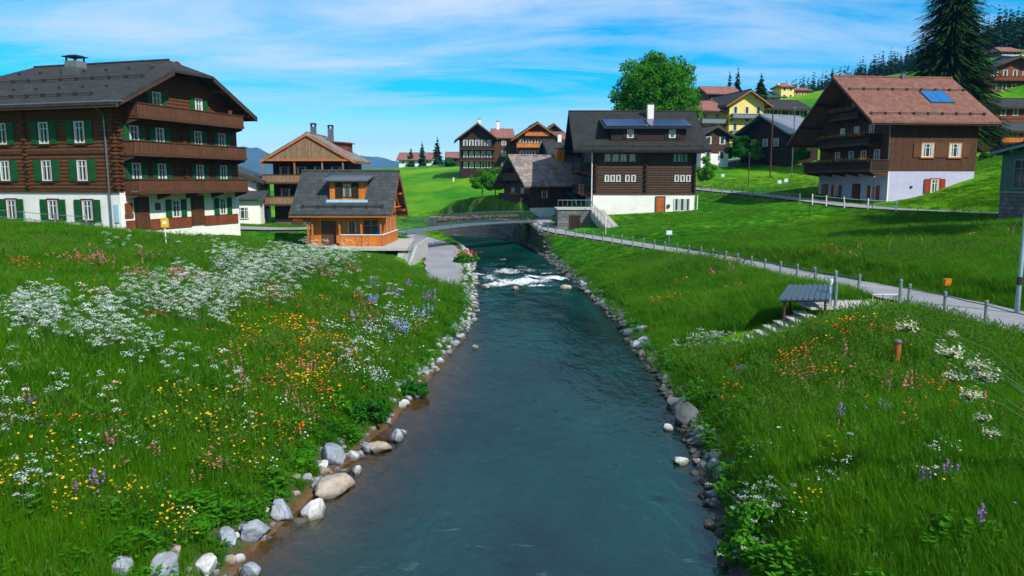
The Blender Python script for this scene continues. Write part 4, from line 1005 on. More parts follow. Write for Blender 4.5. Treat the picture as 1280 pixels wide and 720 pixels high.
# short grass on the far lawns, tall in the meadows; a third of the far tufts go
tall = np.where(left_bank, 1-sstep(50, 62, Y), 1-sstep(46, 66, Y - .25*X))
patch = fbm(X/4, Y/4, 77)
sc = (.30 + .75*tall)*(.72+.56*patch)*rng.uniform(.75,1.25,len(X))
sc *= .5+.5*sstep(.1, 1.3, sd)*(.55+.45*sstep(0, 1.2, pm))
wf = np.clip((r/13)**.55, 1, 3.0)/np.clip(sc/.8, .5, 1)
pick = rng.integers(0, 5, len(X)); pick = np.where((rng.random(len(X)) < .04+.35*sstep(.54,.66,fbm(X/7, Y/7, 91))) & (tall > .4), rng.integers(5, 7, len(X)), pick)
pick = np.where(tall < .3, np.where(rng.random(len(X)) < .7, 7, pick), pick)
k = ok
scatter('meadow_grass', np.stack([X, Y, z], 1)[k], rng.uniform(0,6.28,k.sum()), sc[k], wf[k], pick[k], tufts, 'tall green meadow grass covering both banks')
# leafy weeds: thick by the water, sparse elsewhere
X, Y, r = polar(42000, 6, 75, 1.3)
ok, z, sd, pm = clear(X, Y)
keep = ok & (rng.random(len(X)) < np.where(sd < 1.5, .42, .02 + .16*sstep(.58,.68,fbm(X/3, Y/3, 17))))
scatter('leafy_weeds', np.stack([X, Y, z], 1)[keep], rng.uniform(0,6.28,keep.sum()), rng.uniform(.6,1.35,keep.sum()), np.full(keep.sum(), 1.1), rng.integers(0,2,keep.sum()), weeds, 'broad leaved green weeds thickest along the water')

# flowers
def disc(V, Q, MI, c, r_, mi, n=6, tilt=.5):
    nrm = Vector((random.uniform(-tilt,tilt), random.uniform(-tilt,tilt)-.25, 1)).normalized(); u = nrm.cross(Vector((0,1,0.1))).normalized(); w = nrm.cross(u); c = Vector(c)
    for i in range(n//2):
        a = [math.pi*2*(i*2+j)/n for j in range(3)]; k = len(V)
        V.append(tuple(c)); V.extend(tuple(c+(u*math.cos(t_)+w*math.sin(t_))*r_*(1 if j != 1 else 1.15)+nrm*r_*.15) for j, t_ in enumerate(a)); Q.append((k,k+1,k+2,k+3)); MI.append(mi)
def umbel(col, n=3, hr=(.55,1.15), hd=.078):
    V = []; Q = []; MI = []
    for s_ in range(n):
        x, y = random.uniform(-.14,.14), random.uniform(-.14,.14); hh = random.uniform(*hr)
        q0 = len(Q); blade(V, Q, x, y, hh, .01, .1, random.uniform(0,6.28), 0, 2); MI += [1]*(len(Q)-q0)
        R_ = hd*random.uniform(.7,1.2)
        for i in range(17):
            a = random.uniform(0,6.28); rr = R_*math.sqrt((i+.3)/17); disc(V, Q, MI, (x+rr*math.cos(a), y+rr*math.sin(a), hh-.02+random.uniform(-.022,.022)-rr*rr*5), .0135, 0, 4)
    return npmesh('flower_umbel', V, Q, [m_blossom[col], m_stem], MI)
def daisy(cols, n=5, hr=(.25,.5), rr=(.016,.027), spread=.22):
    V = []; Q = []; MI = []
    for s_ in range(n):
        x, y = random.uniform(-spread,spread), random.uniform(-spread,spread); hh = random.uniform(*hr)
        q0 = len(Q); blade(V, Q, x, y, hh, .008, .12, random.uniform(0,6.28), 0, 2); MI += [len(cols)]*(len(Q)-q0)
        disc(V, Q, MI, (x, y, hh), random.uniform(*rr), random.randrange(len(cols)), 6, .7)
    return npmesh('small_flowers', V, Q, [m_blossom[c] for c in cols]+[m_stem], MI)
def spike(col, n=4):
    V = []; Q = []; MI = []
    for s_ in range(n):
        x, y = random.uniform(-.12,.12), random.uniform(-.12,.12); hh = random.uniform(.4,.65)
        q0 = len(Q); blade(V, Q, x, y, hh, .01, .1, random.uniform(0,6.28), 0, 2); MI += [1]*(len(Q)-q0)
        for i in range(9): disc(V, Q, MI, (x+random.uniform(-.02,.02), y+random.uniform(-.02,.02), hh-.02*i), .018, 0, 4, 1.0)
    return npmesh('flower_spike', V, Q, [m_blossom[col], m_stem], MI)
KINDS = {'white_umbels': ([umbel('white') for _ in range(4)], 'white frothy umbel flowers drifting through the meadow'),
 'orange_flowers': ([daisy(['orange'], 5), daisy(['orange','red'], 4)], 'small orange flowers in the meadow grass'),
 'yellow_flowers': ([daisy(['yellow'], 5), daisy(['yellow'], 3)], 'small yellow flowers in the meadow grass'),
 'pink_flowers': ([daisy(['pink'], 5, rr=(.018,.03)), spike('pink', 3)], 'pink flowers in the meadow grass'),
 'purple_flowers': ([spike('purple', 4), daisy(['purple'], 4)], 'purple flower spikes in the meadow grass'),
 'blue_flowers': ([spike('blue', 4), daisy(['blue','white'], 5)], 'pale blue flowers in the meadow grass'),
 'daisies': ([daisy(['white'], 6), daisy(['white','cream'], 5)], 'small white daisies in the meadow grass')}
# clump centre in the photograph, spread, number of plants
Z = dict(
 white_umbels=[(385,345,55,16,260),(320,352,60,16,200),(330,372,60,18,150),(255,388,70,20,230),(215,412,60,22,170),(80,420,75,16,200),(95,450,70,22,150),(30,425,50,14,90),(160,455,60,30,110),(210,480,50,30,60),(300,400,60,25,70),(120,520,130,40,60),(25,560,40,40,30),(35,655,45,45,45),(170,590,22,10,12),(260,500,80,40,50),(440,480,35,14,40),(420,335,50,10,80),(230,330,120,12,40),(1060,620,110,60,16),(890,428,22,10,20),(470,400,70,30,60)],
 orange_flowers=[(400,440,60,18,130),(380,470,80,25,90),(385,510,40,14,45),(350,560,60,25,50),(330,470,80,30,60),(430,400,60,16,60),(110,345,110,14,50),(180,380,90,16,40),(100,560,110,40,30),(1090,480,110,45,110),(1060,430,70,20,60),(1120,530,90,40,45),(1000,470,60,25,30),(1000,330,140,10,50),(860,370,60,15,25),(900,520,30,15,6)],
 yellow_flowers=[(290,545,70,25,60),(380,500,60,20,70),(180,650,80,22,55),(100,600,90,35,40),(270,580,90,30,40),(60,640,60,40,25),(400,445,60,20,60),(1100,600,150,60,15),(1050,440,90,25,20),(340,420,120,35,50)],
 pink_flowers=[(345,490,100,32,90),(240,365,70,10,60),(110,340,90,12,50),(440,405,70,20,60),(200,600,130,45,40),(60,545,50,20,20),(420,350,60,12,60),(1030,480,80,35,50),(1170,520,90,40,40),(980,500,50,30,20),(1050,325,200,10,40),(310,620,60,25,20)],
 purple_flowers=[(128,640,26,12,26),(60,550,50,30,14),(330,520,100,30,20),(1100,530,70,30,16),(1190,600,70,30,12),(1260,675,25,12,10),(30,620,30,20,8),(520,385,40,14,30)],
 blue_flowers=[(500,390,40,14,110),(530,378,26,10,60),(535,415,35,22,110),(500,430,35,18,90),(250,610,90,40,20),(1090,560,90,40,14),(470,440,40,20,50),(555,350,30,6,40)],
 daisies=[(450,480,32,14,110),(480,450,45,20,90),(300,500,130,50,60),(150,600,120,50,50),(1080,600,130,60,60),(960,640,40,40,40),(420,430,60,20,70),(350,590,60,30,30),(520,420,40,25,70),(1200,470,70,40,20)])
for nm, zs in Z.items():
    PX = []; PY = []
    for (px, py, rx, ry, n) in zs:
        if nm == 'white_umbels': rx *= .85; ry *= .66; n = n*(1.15 if n > 80 else .7)
        c0 = hit(px, py); ex = rx*c0.y/F; y1 = hit(px, py-ry).y; y0 = hit(px, py+ry).y if py+ry < 719 else c0.y-1.5
        n = int(n*dict(white_umbels=.31, orange_flowers=.55, yellow_flowers=.9, pink_flowers=.38, blue_flowers=.10, purple_flowers=.25, daisies=.30)[nm]*(1.0 if c0.y < 22 else 1.6)); u = rng.normal(size=(n,2))*.62
        # clumps rather than an even spread
        cl = rng.normal(size=(max(3,n//9),2))*.62; w_ = rng.integers(0, len(cl), n); u = np.where(rng.random((n,1)) < .65, cl[w_]+rng.normal(size=(n,2))*.10, u)
        PX.append(c0.x+u[:,0]*ex); PY.append(np.where(u[:,1] > 0, c0.y+u[:,1]*(y1-c0.y), c0.y+u[:,1]*(c0.y-y0)))
    X = np.concatenate(PX); Y = np.concatenate(PY); ok, z, sd, pm = clear(X, Y, .4); ok &= (sd > .5) & (Y > 6)
    X, Y, z = X[ok], Y[ok], z[ok]; n = len(X); r = np.hypot(X, Y); pr, lb = KINDS[nm]
    s0 = rng.uniform(.85,1.25,n)*np.clip(.9+.012*(r-12), .95, 1.3)
    scatter(nm, np.stack([X, Y, z+.05], 1), rng.uniform(0,6.28,n), s0, np.clip((r/16)**.3, 1, 1.5), rng.integers(0,len(pr),n), pr, lb)

# ------------------------------------------------------------------ rocks
from mathutils import noise as mnoise
def rockmesh(i, m):
    b = bmesh.new(); bmesh.ops.create_icosphere(b, subdivisions=4, radius=.5); rnd = random.Random(i)
    cuts = [(Vector((rnd.gauss(0,1), rnd.gauss(0,1), rnd.gauss(0,.8))).normalized(), rnd.uniform(.24,.40)) for _ in range(13)]
    for v in b.verts:
        p = v.co.copy()
        for n_, d_ in cuts:
            e = p.dot(n_)-d_
            if e > 0: p -= n_*e*.97
        p *= 1+.16*mnoise.noise(p*2.2+Vector((i*9,0,0)))+.07*mnoise.noise(p*9+Vector((i,3,0)))
        v.co = p
    me = bpy.data.meshes.new('rock'); b.to_mesh(me); b.free(); me.materials.append(m)
    me.polygons.foreach_set('use_smooth', [True]*len(me.polygons)); return me
RK = {k_: [rockmesh(i+s_, m) for i in range(5)] for k_, m, s_ in (('g', m_rock, 0), ('w', m_rock_warm, 20), ('d', m_rock_dark, 40))}
m_rock_pale = mat('pale_river_rock', (.66,.65,.62), .85, (.40,.41,.43), 2.2, bump=.8, bscale=9); RK['p'] = [rockmesh(60+i, m_rock_pale) for i in range(4)]
def rock(x, y, z, w, kind, label, group=None, sq=(.85,.70), i=None, rz=None):
    o = link('rock', random.choice(RK[kind]) if i is None else RK[kind][i % len(RK[kind])], None, (x, y, z), random.uniform(0,6.28) if rz is None else rz)
    s = w*1.25; o.scale = (s, s*sq[0]*random.uniform(.9,1.1), s*sq[1]*random.uniform(.85,1.15))
    return tag(o, label, 'rock', group)
for i, (px, py, w, k_, lb) in enumerate(named):
    x_, y_, z_, w_ = NR[i]; rock(x_, y_, max(z_, 0)+.10*w_, w_, k_, lb, i=i, sq=(.85,.80))
def bank_rocks(y0, y1, side, n, kinds, sz, label, group, spread=.5, lift=0):
    for i in range(n):
        y = y0+(y1-y0)*(i+random.random())/n; k = int(np.argmin(np.abs(RIV[:,1]-y)))
        x = float(np.interp(y, RIV[:,1], RIV[:,0])); w = float(np.interp(y, RIV[:,1], RIV[:,2]))/2
        d = random.uniform(-.25, spread); x = x+side*(w+d); s = random.uniform(*sz)
        rock(x, y, max(-.02, H(x, y)-.05)+lift, s, random.choice(kinds), label, group)
bank_rocks(13.4, 28, -1, 42, 'gwp', (.12,.34), 'small grey or beige stone among the boulders of the left bank', 'small stones of the left bank')
bank_rocks(28, 52, -1, 56, 'ppg', (.25,.58), 'pale stone lining the left bank farther upstream', 'pale stones along the left bank upstream', .5)
bank_rocks(13, 33, 1, 72, 'ddg', (.20,.60), 'dark stone at the foot of the right bank', 'dark stones along the right bank', .6)
bank_rocks(33, 60, 1, 66, 'ddg', (.32,.80), 'dark grey stone lining the right bank toward the rapids', 'dark stones along the right bank upstream', .5)
bank_rocks(52, 76, -1, 16, 'pgw', (.4,.9), 'pale stone edging the lane beside the rapids', 'pale stones edging the lane', .6)
for i in range(12):      # stones seen through the brown shallows
    y = random.uniform(13.2, 22); x = float(np.interp(y, RIV[:,1], RIV[:,0]))-float(np.interp(y, RIV[:,1], RIV[:,2]))/2+random.uniform(.1,1.3)
    rock(x, y, H(x, y)-.02, random.uniform(.3,.6), 'w', 'brownish stone lying under the shallow water by the left bank', 'submerged stones by the left bank', (.9,.4))
# the countless smaller stones between them
n = 1500; Y = 12+100*rng.random(n)**1.1; sgn = np.where(rng.random(n) < .6, 1, -1)
X = np.interp(Y, RIV[:,1], RIV[:,0])+sgn*(np.interp(Y, RIV[:,1], RIV[:,2])/2+rng.uniform(-.40,.45,n)); z, sd, pm = height(X, Y, True); k = (sd > -.6) & (sd < .6) & (pm > .1) & ~((Y < 26) & (sgn < 0) & (rng.random(n) < .55))
X, Y, z, sgn = X[k], Y[k], z[k], sgn[k]; n = len(X); near = Y < 24
pk = np.where(sgn > 0, rng.integers(6, 9, n), np.where(near, rng.integers(0, 6, n), rng.integers(3, 6, n)))
scatter('bank_stones', np.stack([X, Y, z+.01], 1), rng.uniform(0,6.28,n), rng.uniform(.06,.26,n)*(1+Y/90), rng.uniform(1.1,1.5,n), pk, RK['w'][:2]+RK['g'][:2]+RK['p'][:1]+RK['g'][2:3]+RK['d'][:3], 'small loose stones and gravel packed along both water edges')

# ------------------------------------------------------------------ trees
def leaf_cloud(name, clumps, n, ls, m, parent, loc=(0,0,0), flat=.7):
    C_ = np.array([c[:3] for c in clumps]); Rr = np.array([c[3] for c in clumps]); w = Rr**2/np.sum(Rr**2)
    k = rng.choice(len(C_), n, p=w); d = rng.normal(size=(n,3)); d /= np.linalg.norm(d, axis=1)[:,None]
    rad_ = Rr[k]*rng.uniform(.55,1.08,n); P = C_[k]+d*rad_[:,None]*np.array([1,1,flat])
    nr = d+rng.normal(size=(n,3))*.55; nr /= np.linalg.norm(nr, axis=1)[:,None]
    u = np.cross(nr, rng.normal(size=(n,3))); u /= np.linalg.norm(u, axis=1)[:,None]; v = np.cross(nr, u); s = (ls*rng.uniform(.6,1.35,n))[:,None]
    V = np.stack([P-u*s*.7, P-v*s*.4, P+u*s*.7, P+v*s*.4], 1).reshape(-1,3)
    return link(name, npmesh(name, V, np.arange(4*n).reshape(n,4), [m]), parent, loc)
def broadleaf(label, x, y, z, h_, rx, rz, n=9000, ls=.28, nc=60, m=None, cat='tree', group=None, name='broadleaf_tree', trunk=True, tr=.35, seed=1, cr=(.17,.30)):
    rd = random.Random(seed); e = empty(name, (x, y, z), 0, label, cat, group); cz = h_-rz; cl = []
    for i in range(nc):
        d = Vector((rd.gauss(0,1), rd.gauss(0,1), rd.gauss(0,1))).normalized(); q = rd.uniform(.35,.88)
        if d.z < -.5: d.z *= .5
        cl.append((d.x*rx*q, d.y*rx*q, cz+d.z*rz*q, rx*rd.uniform(*cr)))
    if trunk:
        b = MB().tube([(0,0,-.6),(0,0,cz*.5),(rx*.05,0,cz),(0,0,cz+rz*.5)], [tr,tr*.8,tr*.55,tr*.12], 9); b.build('trunk', m_bark, e, (0,0,0), smooth=True)
        b = MB()
        for c in cl[::4]: b.tube([(0,0,cz*.75+rd.random()*rz*.4),(c[0]*.5,c[1]*.5,(cz+c[2])/2),c[:3]], [tr*.35,tr*.2,tr*.06], 5)
        b.build('limbs', m_bark, e, (0,0,0))
    leaf_cloud('crown', cl, n, ls, m or m_leaf, e)
    return e
def spruce_geo(h_, r_, tiers, nb, seed, drop=.35, bare=.06, per=6, w=.5, top=.05):
    rd = np.random.default_rng(seed); V = []; 
    for i in range(tiers):
        t = bare+(1-bare)*(i+rd.uniform(-.3,.3))/tiers; t = min(max(t, bare), .985); R_ = r_*((1-t)**.8)*rd.uniform(.78,1.1)+top; k_ = max(4, int(nb*(1-t)**.6))
        for j in range(k_):
            a = rd.uniform(0,6.283); rr = R_*rd.uniform(.72,1.1); ca, sa = math.cos(a), math.sin(a); z0 = h_*t
            for q in range(per):
                f = (q+.6)/per; x = rr*f; dz = -drop*rr*f**1.4+rd.uniform(-.05,.05)*r_*.3; sw = w*(.35+.65*(1-f))*rr/per*2.2*rd.uniform(.7,1.3); ln = rr/per*rd.uniform(.9,1.5); tl = rd.uniform(-.5,.5); hd = rd.uniform(.15,.75)*sw
                c = np.array([x*ca, x*sa, z0+dz]); u = np.array([ca, sa, -.45])*ln*.7; v = np.array([-sa, ca, tl])*sw
                dn = np.array([0,0,-hd])
                V += [c-u-v*.6+dn*.4, c-u+v*.6+dn*.4, c+u+v*.35+dn, c+u-v*.35+dn]
    return np.array(V)
def spruce(label, x, y, z, h_, r_, tiers, nb, seed, m=None, per=6, group=None, name='spruce_tree', **kw):
    e = empty(name, (x, y, z), 0, label, 'tree', group)
    MB().tube([(0,0,-.8),(0,0,h_*.97)], [r_*.075+.04, .02], 8).build('trunk', m_bark, e, (0,0,0))
    V = spruce_geo(h_, r_, tiers, nb, seed, per=per, **kw)
    link('crown', npmesh('crown', V, np.arange(len(V)).reshape(-1,4), [m or m_needle]), e)
    return e
q = at(817, 180, 116); broadleaf('big round bright green tree rising behind the solar roofed chalet', q.x, 116, 7.0, 20.0, 6.9, 7.4, 46000, .30, 190, seed=4, cr=(.17,.26))
q = at(1180, 180, 102); spruce('towering dark spruce behind the terracotta roofed chalet', q.x, 102, 12, 35, 7.6, 150, 44, 5, per=16, w=.50, drop=.36)
for px, top, bot, wpx, Y, lb in [(528,176,210,12,285,'slim dark spruce between the other two beside the hilltop farmhouse'),(547,170,211,17,280,'tallest spruce right of the hilltop farmhouse'),(514,184,206,10,300,'smallest spruce above the hilltop farmhouse roof'),
    (911,88,128,11,235,'left one of the twin dark spruces on the skyline'),(921,83,128,13,232,'right one of the twin dark spruces on the skyline'),(950,92,134,24,205,'wide-branched dark pine beside the teal roof on the skyline'),(868,112,150,22,150,'dark conifer peeping out right of the big round tree'),
    (1246,170,212,26,96,'small dark conifer behind the right end of the terracotta roof')]:
    q = at(px, bot, Y); spruce(lb, q.x, Y, q.z-1, (bot-top)*Y/F+1, wpx*Y/F*.66, 22, 11, int(px), m_needle_far if Y > 200 else m_needle, per=3, w=1.3, drop=.25)
for px, top, bot, wpx, Y, lb in [(603,207,252,34,108,'light green young tree, left of a pair by the footbridge'),(619,209,252,32,110,'light green young tree, right of a pair by the footbridge')]:
    q = at(px, bot, Y); broadleaf(lb, q.x, Y, q.z-.2, (bot-top)*Y/F, wpx*Y/F/2, 2.2, 6000, .17, 30, tr=.1, seed=int(px), cr=(.26,.42))
for px, top, bot, wpx, Y, lb, m_ in [(882,192,230,26,108,'round green bush hugging the corner of the solar roofed chalet',m_leaf),(905,176,196,20,128,'green bush below the yellow apartment house',m_leaf_dark),(927,168,198,34,124,'dense green shrubs in front of the dark metal roofed chalet',m_leaf_dark),(944,174,196,18,123,'small green shrub left of the lamp posts',m_leaf),
    (1004,172,190,20,118,'low shrub between the lamp posts and the brown chalet',m_leaf_dark),(1232,186,216,22,92,'dark shrub at the right corner of the terracotta roofed chalet',m_leaf_dark),(860,132,170,30,140,'leafy green tree left of the yellow apartment house',m_leaf),(1006,112,128,26,225,'shrubs on the skyline behind the terracotta roof',m_leaf_dark),(940,128,140,30,225,'hedge on the skyline beneath the teal roof',m_leaf_dark),(690,160,200,20,200,'dark tree between distant roofs',m_leaf_dark),(562,196,212,14,255,'shrub beside the tiny dark farmhouse',m_leaf_dark),(570,232,240,14,160,'low bush in front of the twin gabled hotel',m_leaf_dark)]:
    q = at(px, bot, Y); zt = at(px, top, Y).z; q.z = min(q.z, H(q.x, Y)); hh = zt-q.z; broadleaf(lb, q.x, Y, q.z-.1, hh, wpx*Y/F/2, hh*.5, 3600, .24*Y/120, 26, m_, 'shrub', name='shrub', trunk=False, seed=int(px), cr=(.30,.48))
for x, y, hh, sd2, lb in ((36.5,42,18,31,'large leafy tree just outside the right edge, shading the meadow'),(45.5,50,19,32,'second leafy tree outside the right edge beyond the shed')):
    broadleaf(lb, x, y, H(x,y)-.2, hh, 5.2, 5.6, 9000, .34, 60, seed=sd2)
# wooded hillside: too many to count
base = [spruce_geo(1, .19, 14, 7, s, per=2, w=.75, drop=.45, top=.01) for s in range(4)]
n = 15000; X = rng.uniform(60, 760, n); Y = rng.uniform(255, 800, n)
pxs = X/Y
dens = sstep(.315, .36, pxs + (Y-500)/6000)*np.where(Y < 370, pxs > .60, 1)
keep = rng.random(n) < dens*(.6+.8*fbm(X/60, Y/60, 3)); X, Y = X[keep], Y[keep]; Zt = height(X, Y)
V = []
for i in range(len(X)):
    g_ = base[i % 4]; hh = rng.uniform(9, 17)*(.8+.4*fbm(X[i]/40, Y[i]/40, 6)); a = rng.uniform(0,6.28); c_, s_ = math.cos(a), math.sin(a)
    V.append(np.stack([(g_[:,0]*c_-g_[:,1]*s_)*hh+X[i], (g_[:,0]*s_+g_[:,1]*c_)*hh+Y[i], g_[:,2]*hh+Zt[i]], 1))
V = np.concatenate(V); tag(link('forest', npmesh('forest', V, np.arange(len(V)).reshape(-1,4), [m_needle_far])), 'spruce forest on the far hillside', 'forest', kind='stuff')
print('forest trees', len(X), 'verts', len(V))
# ------------------------------------------------------------------ fences
def fence(label, L, off, step, hgt, i0=0., i1=1., pm_=m_metal, rails=(.92,), r_=.06, name='fence', tall=(), skip=None, rr=.022):
    d = np.concatenate([[0], np.cumsum(np.hypot(*np.diff(L[:,:2], axis=0).T))]); s0, s1 = d[-1]*i0, d[-1]*i1
    n = max(2, int((s1-s0)/step)+1); pts = []
    for i in range(n):
        s = s0+(s1-s0)*i/(n-1); x, y = np.interp(s, d, L[:,0]), np.interp(s, d, L[:,1]); x2, y2 = np.interp(s+.3, d, L[:,0]), np.interp(s+.3, d, L[:,1])
        if s+.3 > d[-1]: x2, y2 = 2*x-np.interp(s-.3, d, L[:,0]), 2*y-np.interp(s-.3, d, L[:,1])
        t_ = np.array([x2-x, y2-y]); t_ /= np.linalg.norm(t_); px_, py_ = x-t_[1]*off, y+t_[0]*off
        pts.append(Vector((px_, py_, H(px_, py_))))
    c0 = pts[0].copy(); e = empty(name, c0, 0, label, 'fence'); me = None
    for i, p in enumerate(pts):
        b = MB().tube([(0,0,-.3),(0,0,hgt)], r_, 8).tube([(0,0,hgt+.001),(0,0,hgt+.05)], [r_*1.25, r_*.6], 8)
        o = b.build('post', pm_, e, p-c0, mesh=me); me = o.data; o.rotation_euler = (random.gauss(0,.035), random.gauss(0,.035), random.uniform(0,6))
    for z_ in rails:
        b = MB()
        for a, c in zip(pts[:-1], pts[1:]):
            mid = (a+c)/2-c0; mid.z += hgt*z_-.02
            b.tube([a-c0+Vector((0,0,hgt*z_)), mid, c-c0+Vector((0,0,hgt*z_))], rr, 6)
        b.build('rail', pm_, e, (0,0,0))
    return e
pr = PATH_R[::-1]
def seg(L, y0, y1): k = (L[:,1] >= y0) & (L[:,1] <= y1); return L[k]
m_post = mat('weathered_grey_post', (.20,.25,.26), .7, (.14,.17,.18), 6, bump=.2)
fence('grey post and rail fence on the river side of the footpath, up to the landing', seg(PATH_R, 34.5, 88), 1.35, 1.9, .85, pm_=m_post, rails=(.85,))
fence('grey post and rail fence along the footpath in front of the wooden bollard', seg(PATH_R, 14, 31.2), 1.45, 2.1, .85, pm_=m_post, rails=(.85,))
RD = ROAD[::-1]
fence('low grey post fence along the near edge of the road beside the solar roofed chalet', seg(ROAD, 77, 108), -1.9 if False else 1.9 * (-1 if False else 1), 2.2, .9, pm_=m_post, rails=(.85,)) if False else None
def side_fence(label, L, sgn, **k): return fence(label, L, sgn, **k)
side_fence('low grey post fence along the near edge of the road beside the solar roofed chalet', seg(ROAD, 78, 108)[::-1], 2.0, step=2.3, hgt=.9, pm_=m_post, rails=(.85,.45))
side_fence('short white post and rail fence at the road bend below the brown chalet', seg(ROAD, 68.5, 77)[::-1], 2.0, step=1.9, hgt=1.0, pm_=m_white, rails=(.9,.5))
r0 = HOTEL.root.location; ca, sa = math.cos(HOTEL.root.rotation_euler.z), math.sin(HOTEL.root.rotation_euler.z)
def hl(u, v): return (r0.x+u*ca-v*sa, r0.y+u*sa+v*ca)
HL = np.array([(*hl(4, -2.6), 0, 0), (*hl(12, -2.6), 0, 0), (*hl(20.5, -2.6), 0, 0)])
fence('grey rail fence in front of the green shuttered hotel', HL, 0, 2.4, 1.05, pm_=m_post, rails=(.95,.5))

# ------------------------------------------------------------------ footbridge with its stone abutment wall
P0 = Vector((-10.9, 73.5, 2.55)); P1 = Vector((2.2, 91.0, 2.75)); n = 24
d = (P1-P0); d.z = 0; dl = d.length; d.normalize(); sd_ = Vector((-d.y, d.x, 0))
br = empty('footbridge', P0, 0, 'slender green-grey footbridge with vertical bar railings and flower boxes', 'bridge')
def bp_(t, o_, z=0): p = P0.lerp(P1, t)-P0; return Vector((p.x, p.y, p.z+.24*math.sin(math.pi*t)))+sd_*o_+Vector((0,0,z))
b = MB(); 
for i in range(n):
    a, c = i/n, (i+1)/n
    b.add([bp_(a,-.9),bp_(a,.9),bp_(c,.9),bp_(c,-.9),bp_(a,-.9,-.14),bp_(a,.9,-.14),bp_(c,.9,-.14),bp_(c,-.9,-.14)], [(0,1,2,3),(7,6,5,4),(0,3,7,4),(1,5,6,2)] + ([(0,4,5,1)] if i == 0 else []) + ([(3,2,6,7)] if i == n-1 else []))
b.build('deck', m_steel_blue, br, (0,0,0))
for o_ in (-.95, .95):
    b = MB().tube([bp_(i/n, o_, -.10) for i in range(n+1)], .13, 6); b.build('girder', m_metal, br, (0,0,0))
    b = MB().tube([bp_(i/n, o_, 1.15) for i in range(n+1)], .035, 5).tube([bp_(i/n, o_, .12) for i in range(n+1)], .02, 5)
    for i in range(int(dl/.16)): t_ = i/int(dl/.16); b.tube([bp_(t_, o_, .0), bp_(t_, o_, 1.15)], .028 if i % 10 == 0 else .011, 4, cap=False)
    b.build('railing', mat('green_grey_railing', (.05,.11,.10), .5, bump=0), br, (0,0,0))
V0 = [bp_(i/12, 1.02, .55) for i in range(3, 12)]
for i in range(4, 12):
    p, p2 = bp_((i-.4)/12, 1.08, .45), bp_((i+.4)/12, 1.08, .45)
    o = MB().tube([p, p2], .11, 4).build('flower_box', m_plank_dark, br, (0,0,0))
    V = []; Q = []; MI = []
    for j in range(110):
        c = p.lerp(p2, random.random())+Vector((random.gauss(0,.08), random.gauss(0,.08), .2+random.gauss(0,.09))); q = rng.normal(size=(2,3))*.055; k_ = len(V)
        V += [tuple(np.array(c)-q[0]), tuple(np.array(c)-q[1]), tuple(np.array(c)+q[0]), tuple(np.array(c)+q[1])]; Q.append((k_,k_+1,k_+2,k_+3)); MI.append(random.choice([0,0,1,2,2]))
    link('flowers', npmesh('flowers', V, Q, [m_blossom['pink'], m_blossom['orange'], m_leaf], MI), o)
# masonry wall retaining the right bank upstream
W0 = [(3.6,86.8),(2.5,91),(.7,95.2),(-2.4,99.6),(-6.5,103.4),(-11.5,105.9)]; W0 = catmull([(*p, 0) for p in W0], 5)
e = empty('stone_wall', (3.6,86.8,0), 0, 'grey masonry wall holding the right bank beneath the footbridge', 'wall'); b = MB(); c = MB()
for i in range(len(W0)-1):
    a, q = W0[i], W0[i+1]; dx, dy = q[0]-a[0], q[1]-a[1]; l = math.hypot(dx, dy); nx, ny = dy/l, -dx/l
    if nx*(-1)+ny*(-.5) < 0: pass
    ox, oy = (dy/l)*.7, (-dx/l)*.7
    z1 = 2.45
    P = [(a[0]-3.6,a[1]-86.8),(q[0]-3.6,q[1]-86.8),(q[0]-3.6+ox,q[1]-86.8+oy),(a[0]-3.6+ox,a[1]-86.8+oy)]
    b.prism([(*p,-.8) for p in P], (0,0,z1+.8)); c.prism([(*p, z1+.004) for p in P], (0,0,.14))
b.build('masonry', m_stone_wall, e, (0,0,0)); c.build('coping', m_concrete, e, (0,0,0))

# ------------------------------------------------------------------ terrace wall and steps down to the lane by the hut
e = empty('garden_steps', (-8.2, 66, .6), 0, 'pale stairway with white side wall leading from the hut terrace to the lane', 'stairs')
b = MB()
for i in range(9): b.box((-1.3,-2.0-i*.55,-.8), (-.15,-2.0-(i-1)*.55,1.22-i*.15))
b.build('steps', m_concrete, e, (0,0,0))
b = MB().prism([(-.12,-7.0,-.9),(-.12,6.5,-.9),(-.12,6.5,1.5),(-.12,-1.5,1.5),(-.12,-7.0,.1)], (.3,0,0)); b.build('side_wall', m_concrete, e, (0,0,0))
b = MB()
for i in range(24):
    y = 6.2-i*.55; z = 1.5 if y > -1.5 else 1.5-(-1.5-y)*1.25/5.5
    b.tube([(.03,y,z-.05),(.03,y,z+.9)], .018, 4)
b.tube([(.03,6.3,2.4),(.03,-1.5,2.4),(.03,-6.6,1.25)], .03, 5); b.build('railing', m_steel_blue, e, (0,0,0))
tag(MB().box((-17.4,63.0,1.75),(-8.4,73.6,1.992)).build('terrace_slab', m_concrete), 'pale terrace slab beneath and beside the orange hut', 'terrace')
# parasol folded on the porch
e = empty('parasol', at(474, 300, 65.2), 0, 'folded blue and white parasol standing on the hut porch', 'parasol'); e.location.z = 1.97
MB().tube([(0,0,0),(0,0,2.5)], .03, 6).build('pole', m_white, e, (0,0,0))
MB().tube([(0,0,.75),(0,0,1.1),(0,0,1.75)], [.16,.24,.12], 10).build('canopy', m_blue, e, (0,0,0)); MB().tube([(0,0,1.752),(0,0,2.1),(0,0,2.42)], [.12,.10,.03], 10).build('canopy_top', m_white, e, (0,0,0))
MB().tube([(0,0,0),(0,0,.09)], .22, 12).build('base', m_concrete, e, (0,0,0))

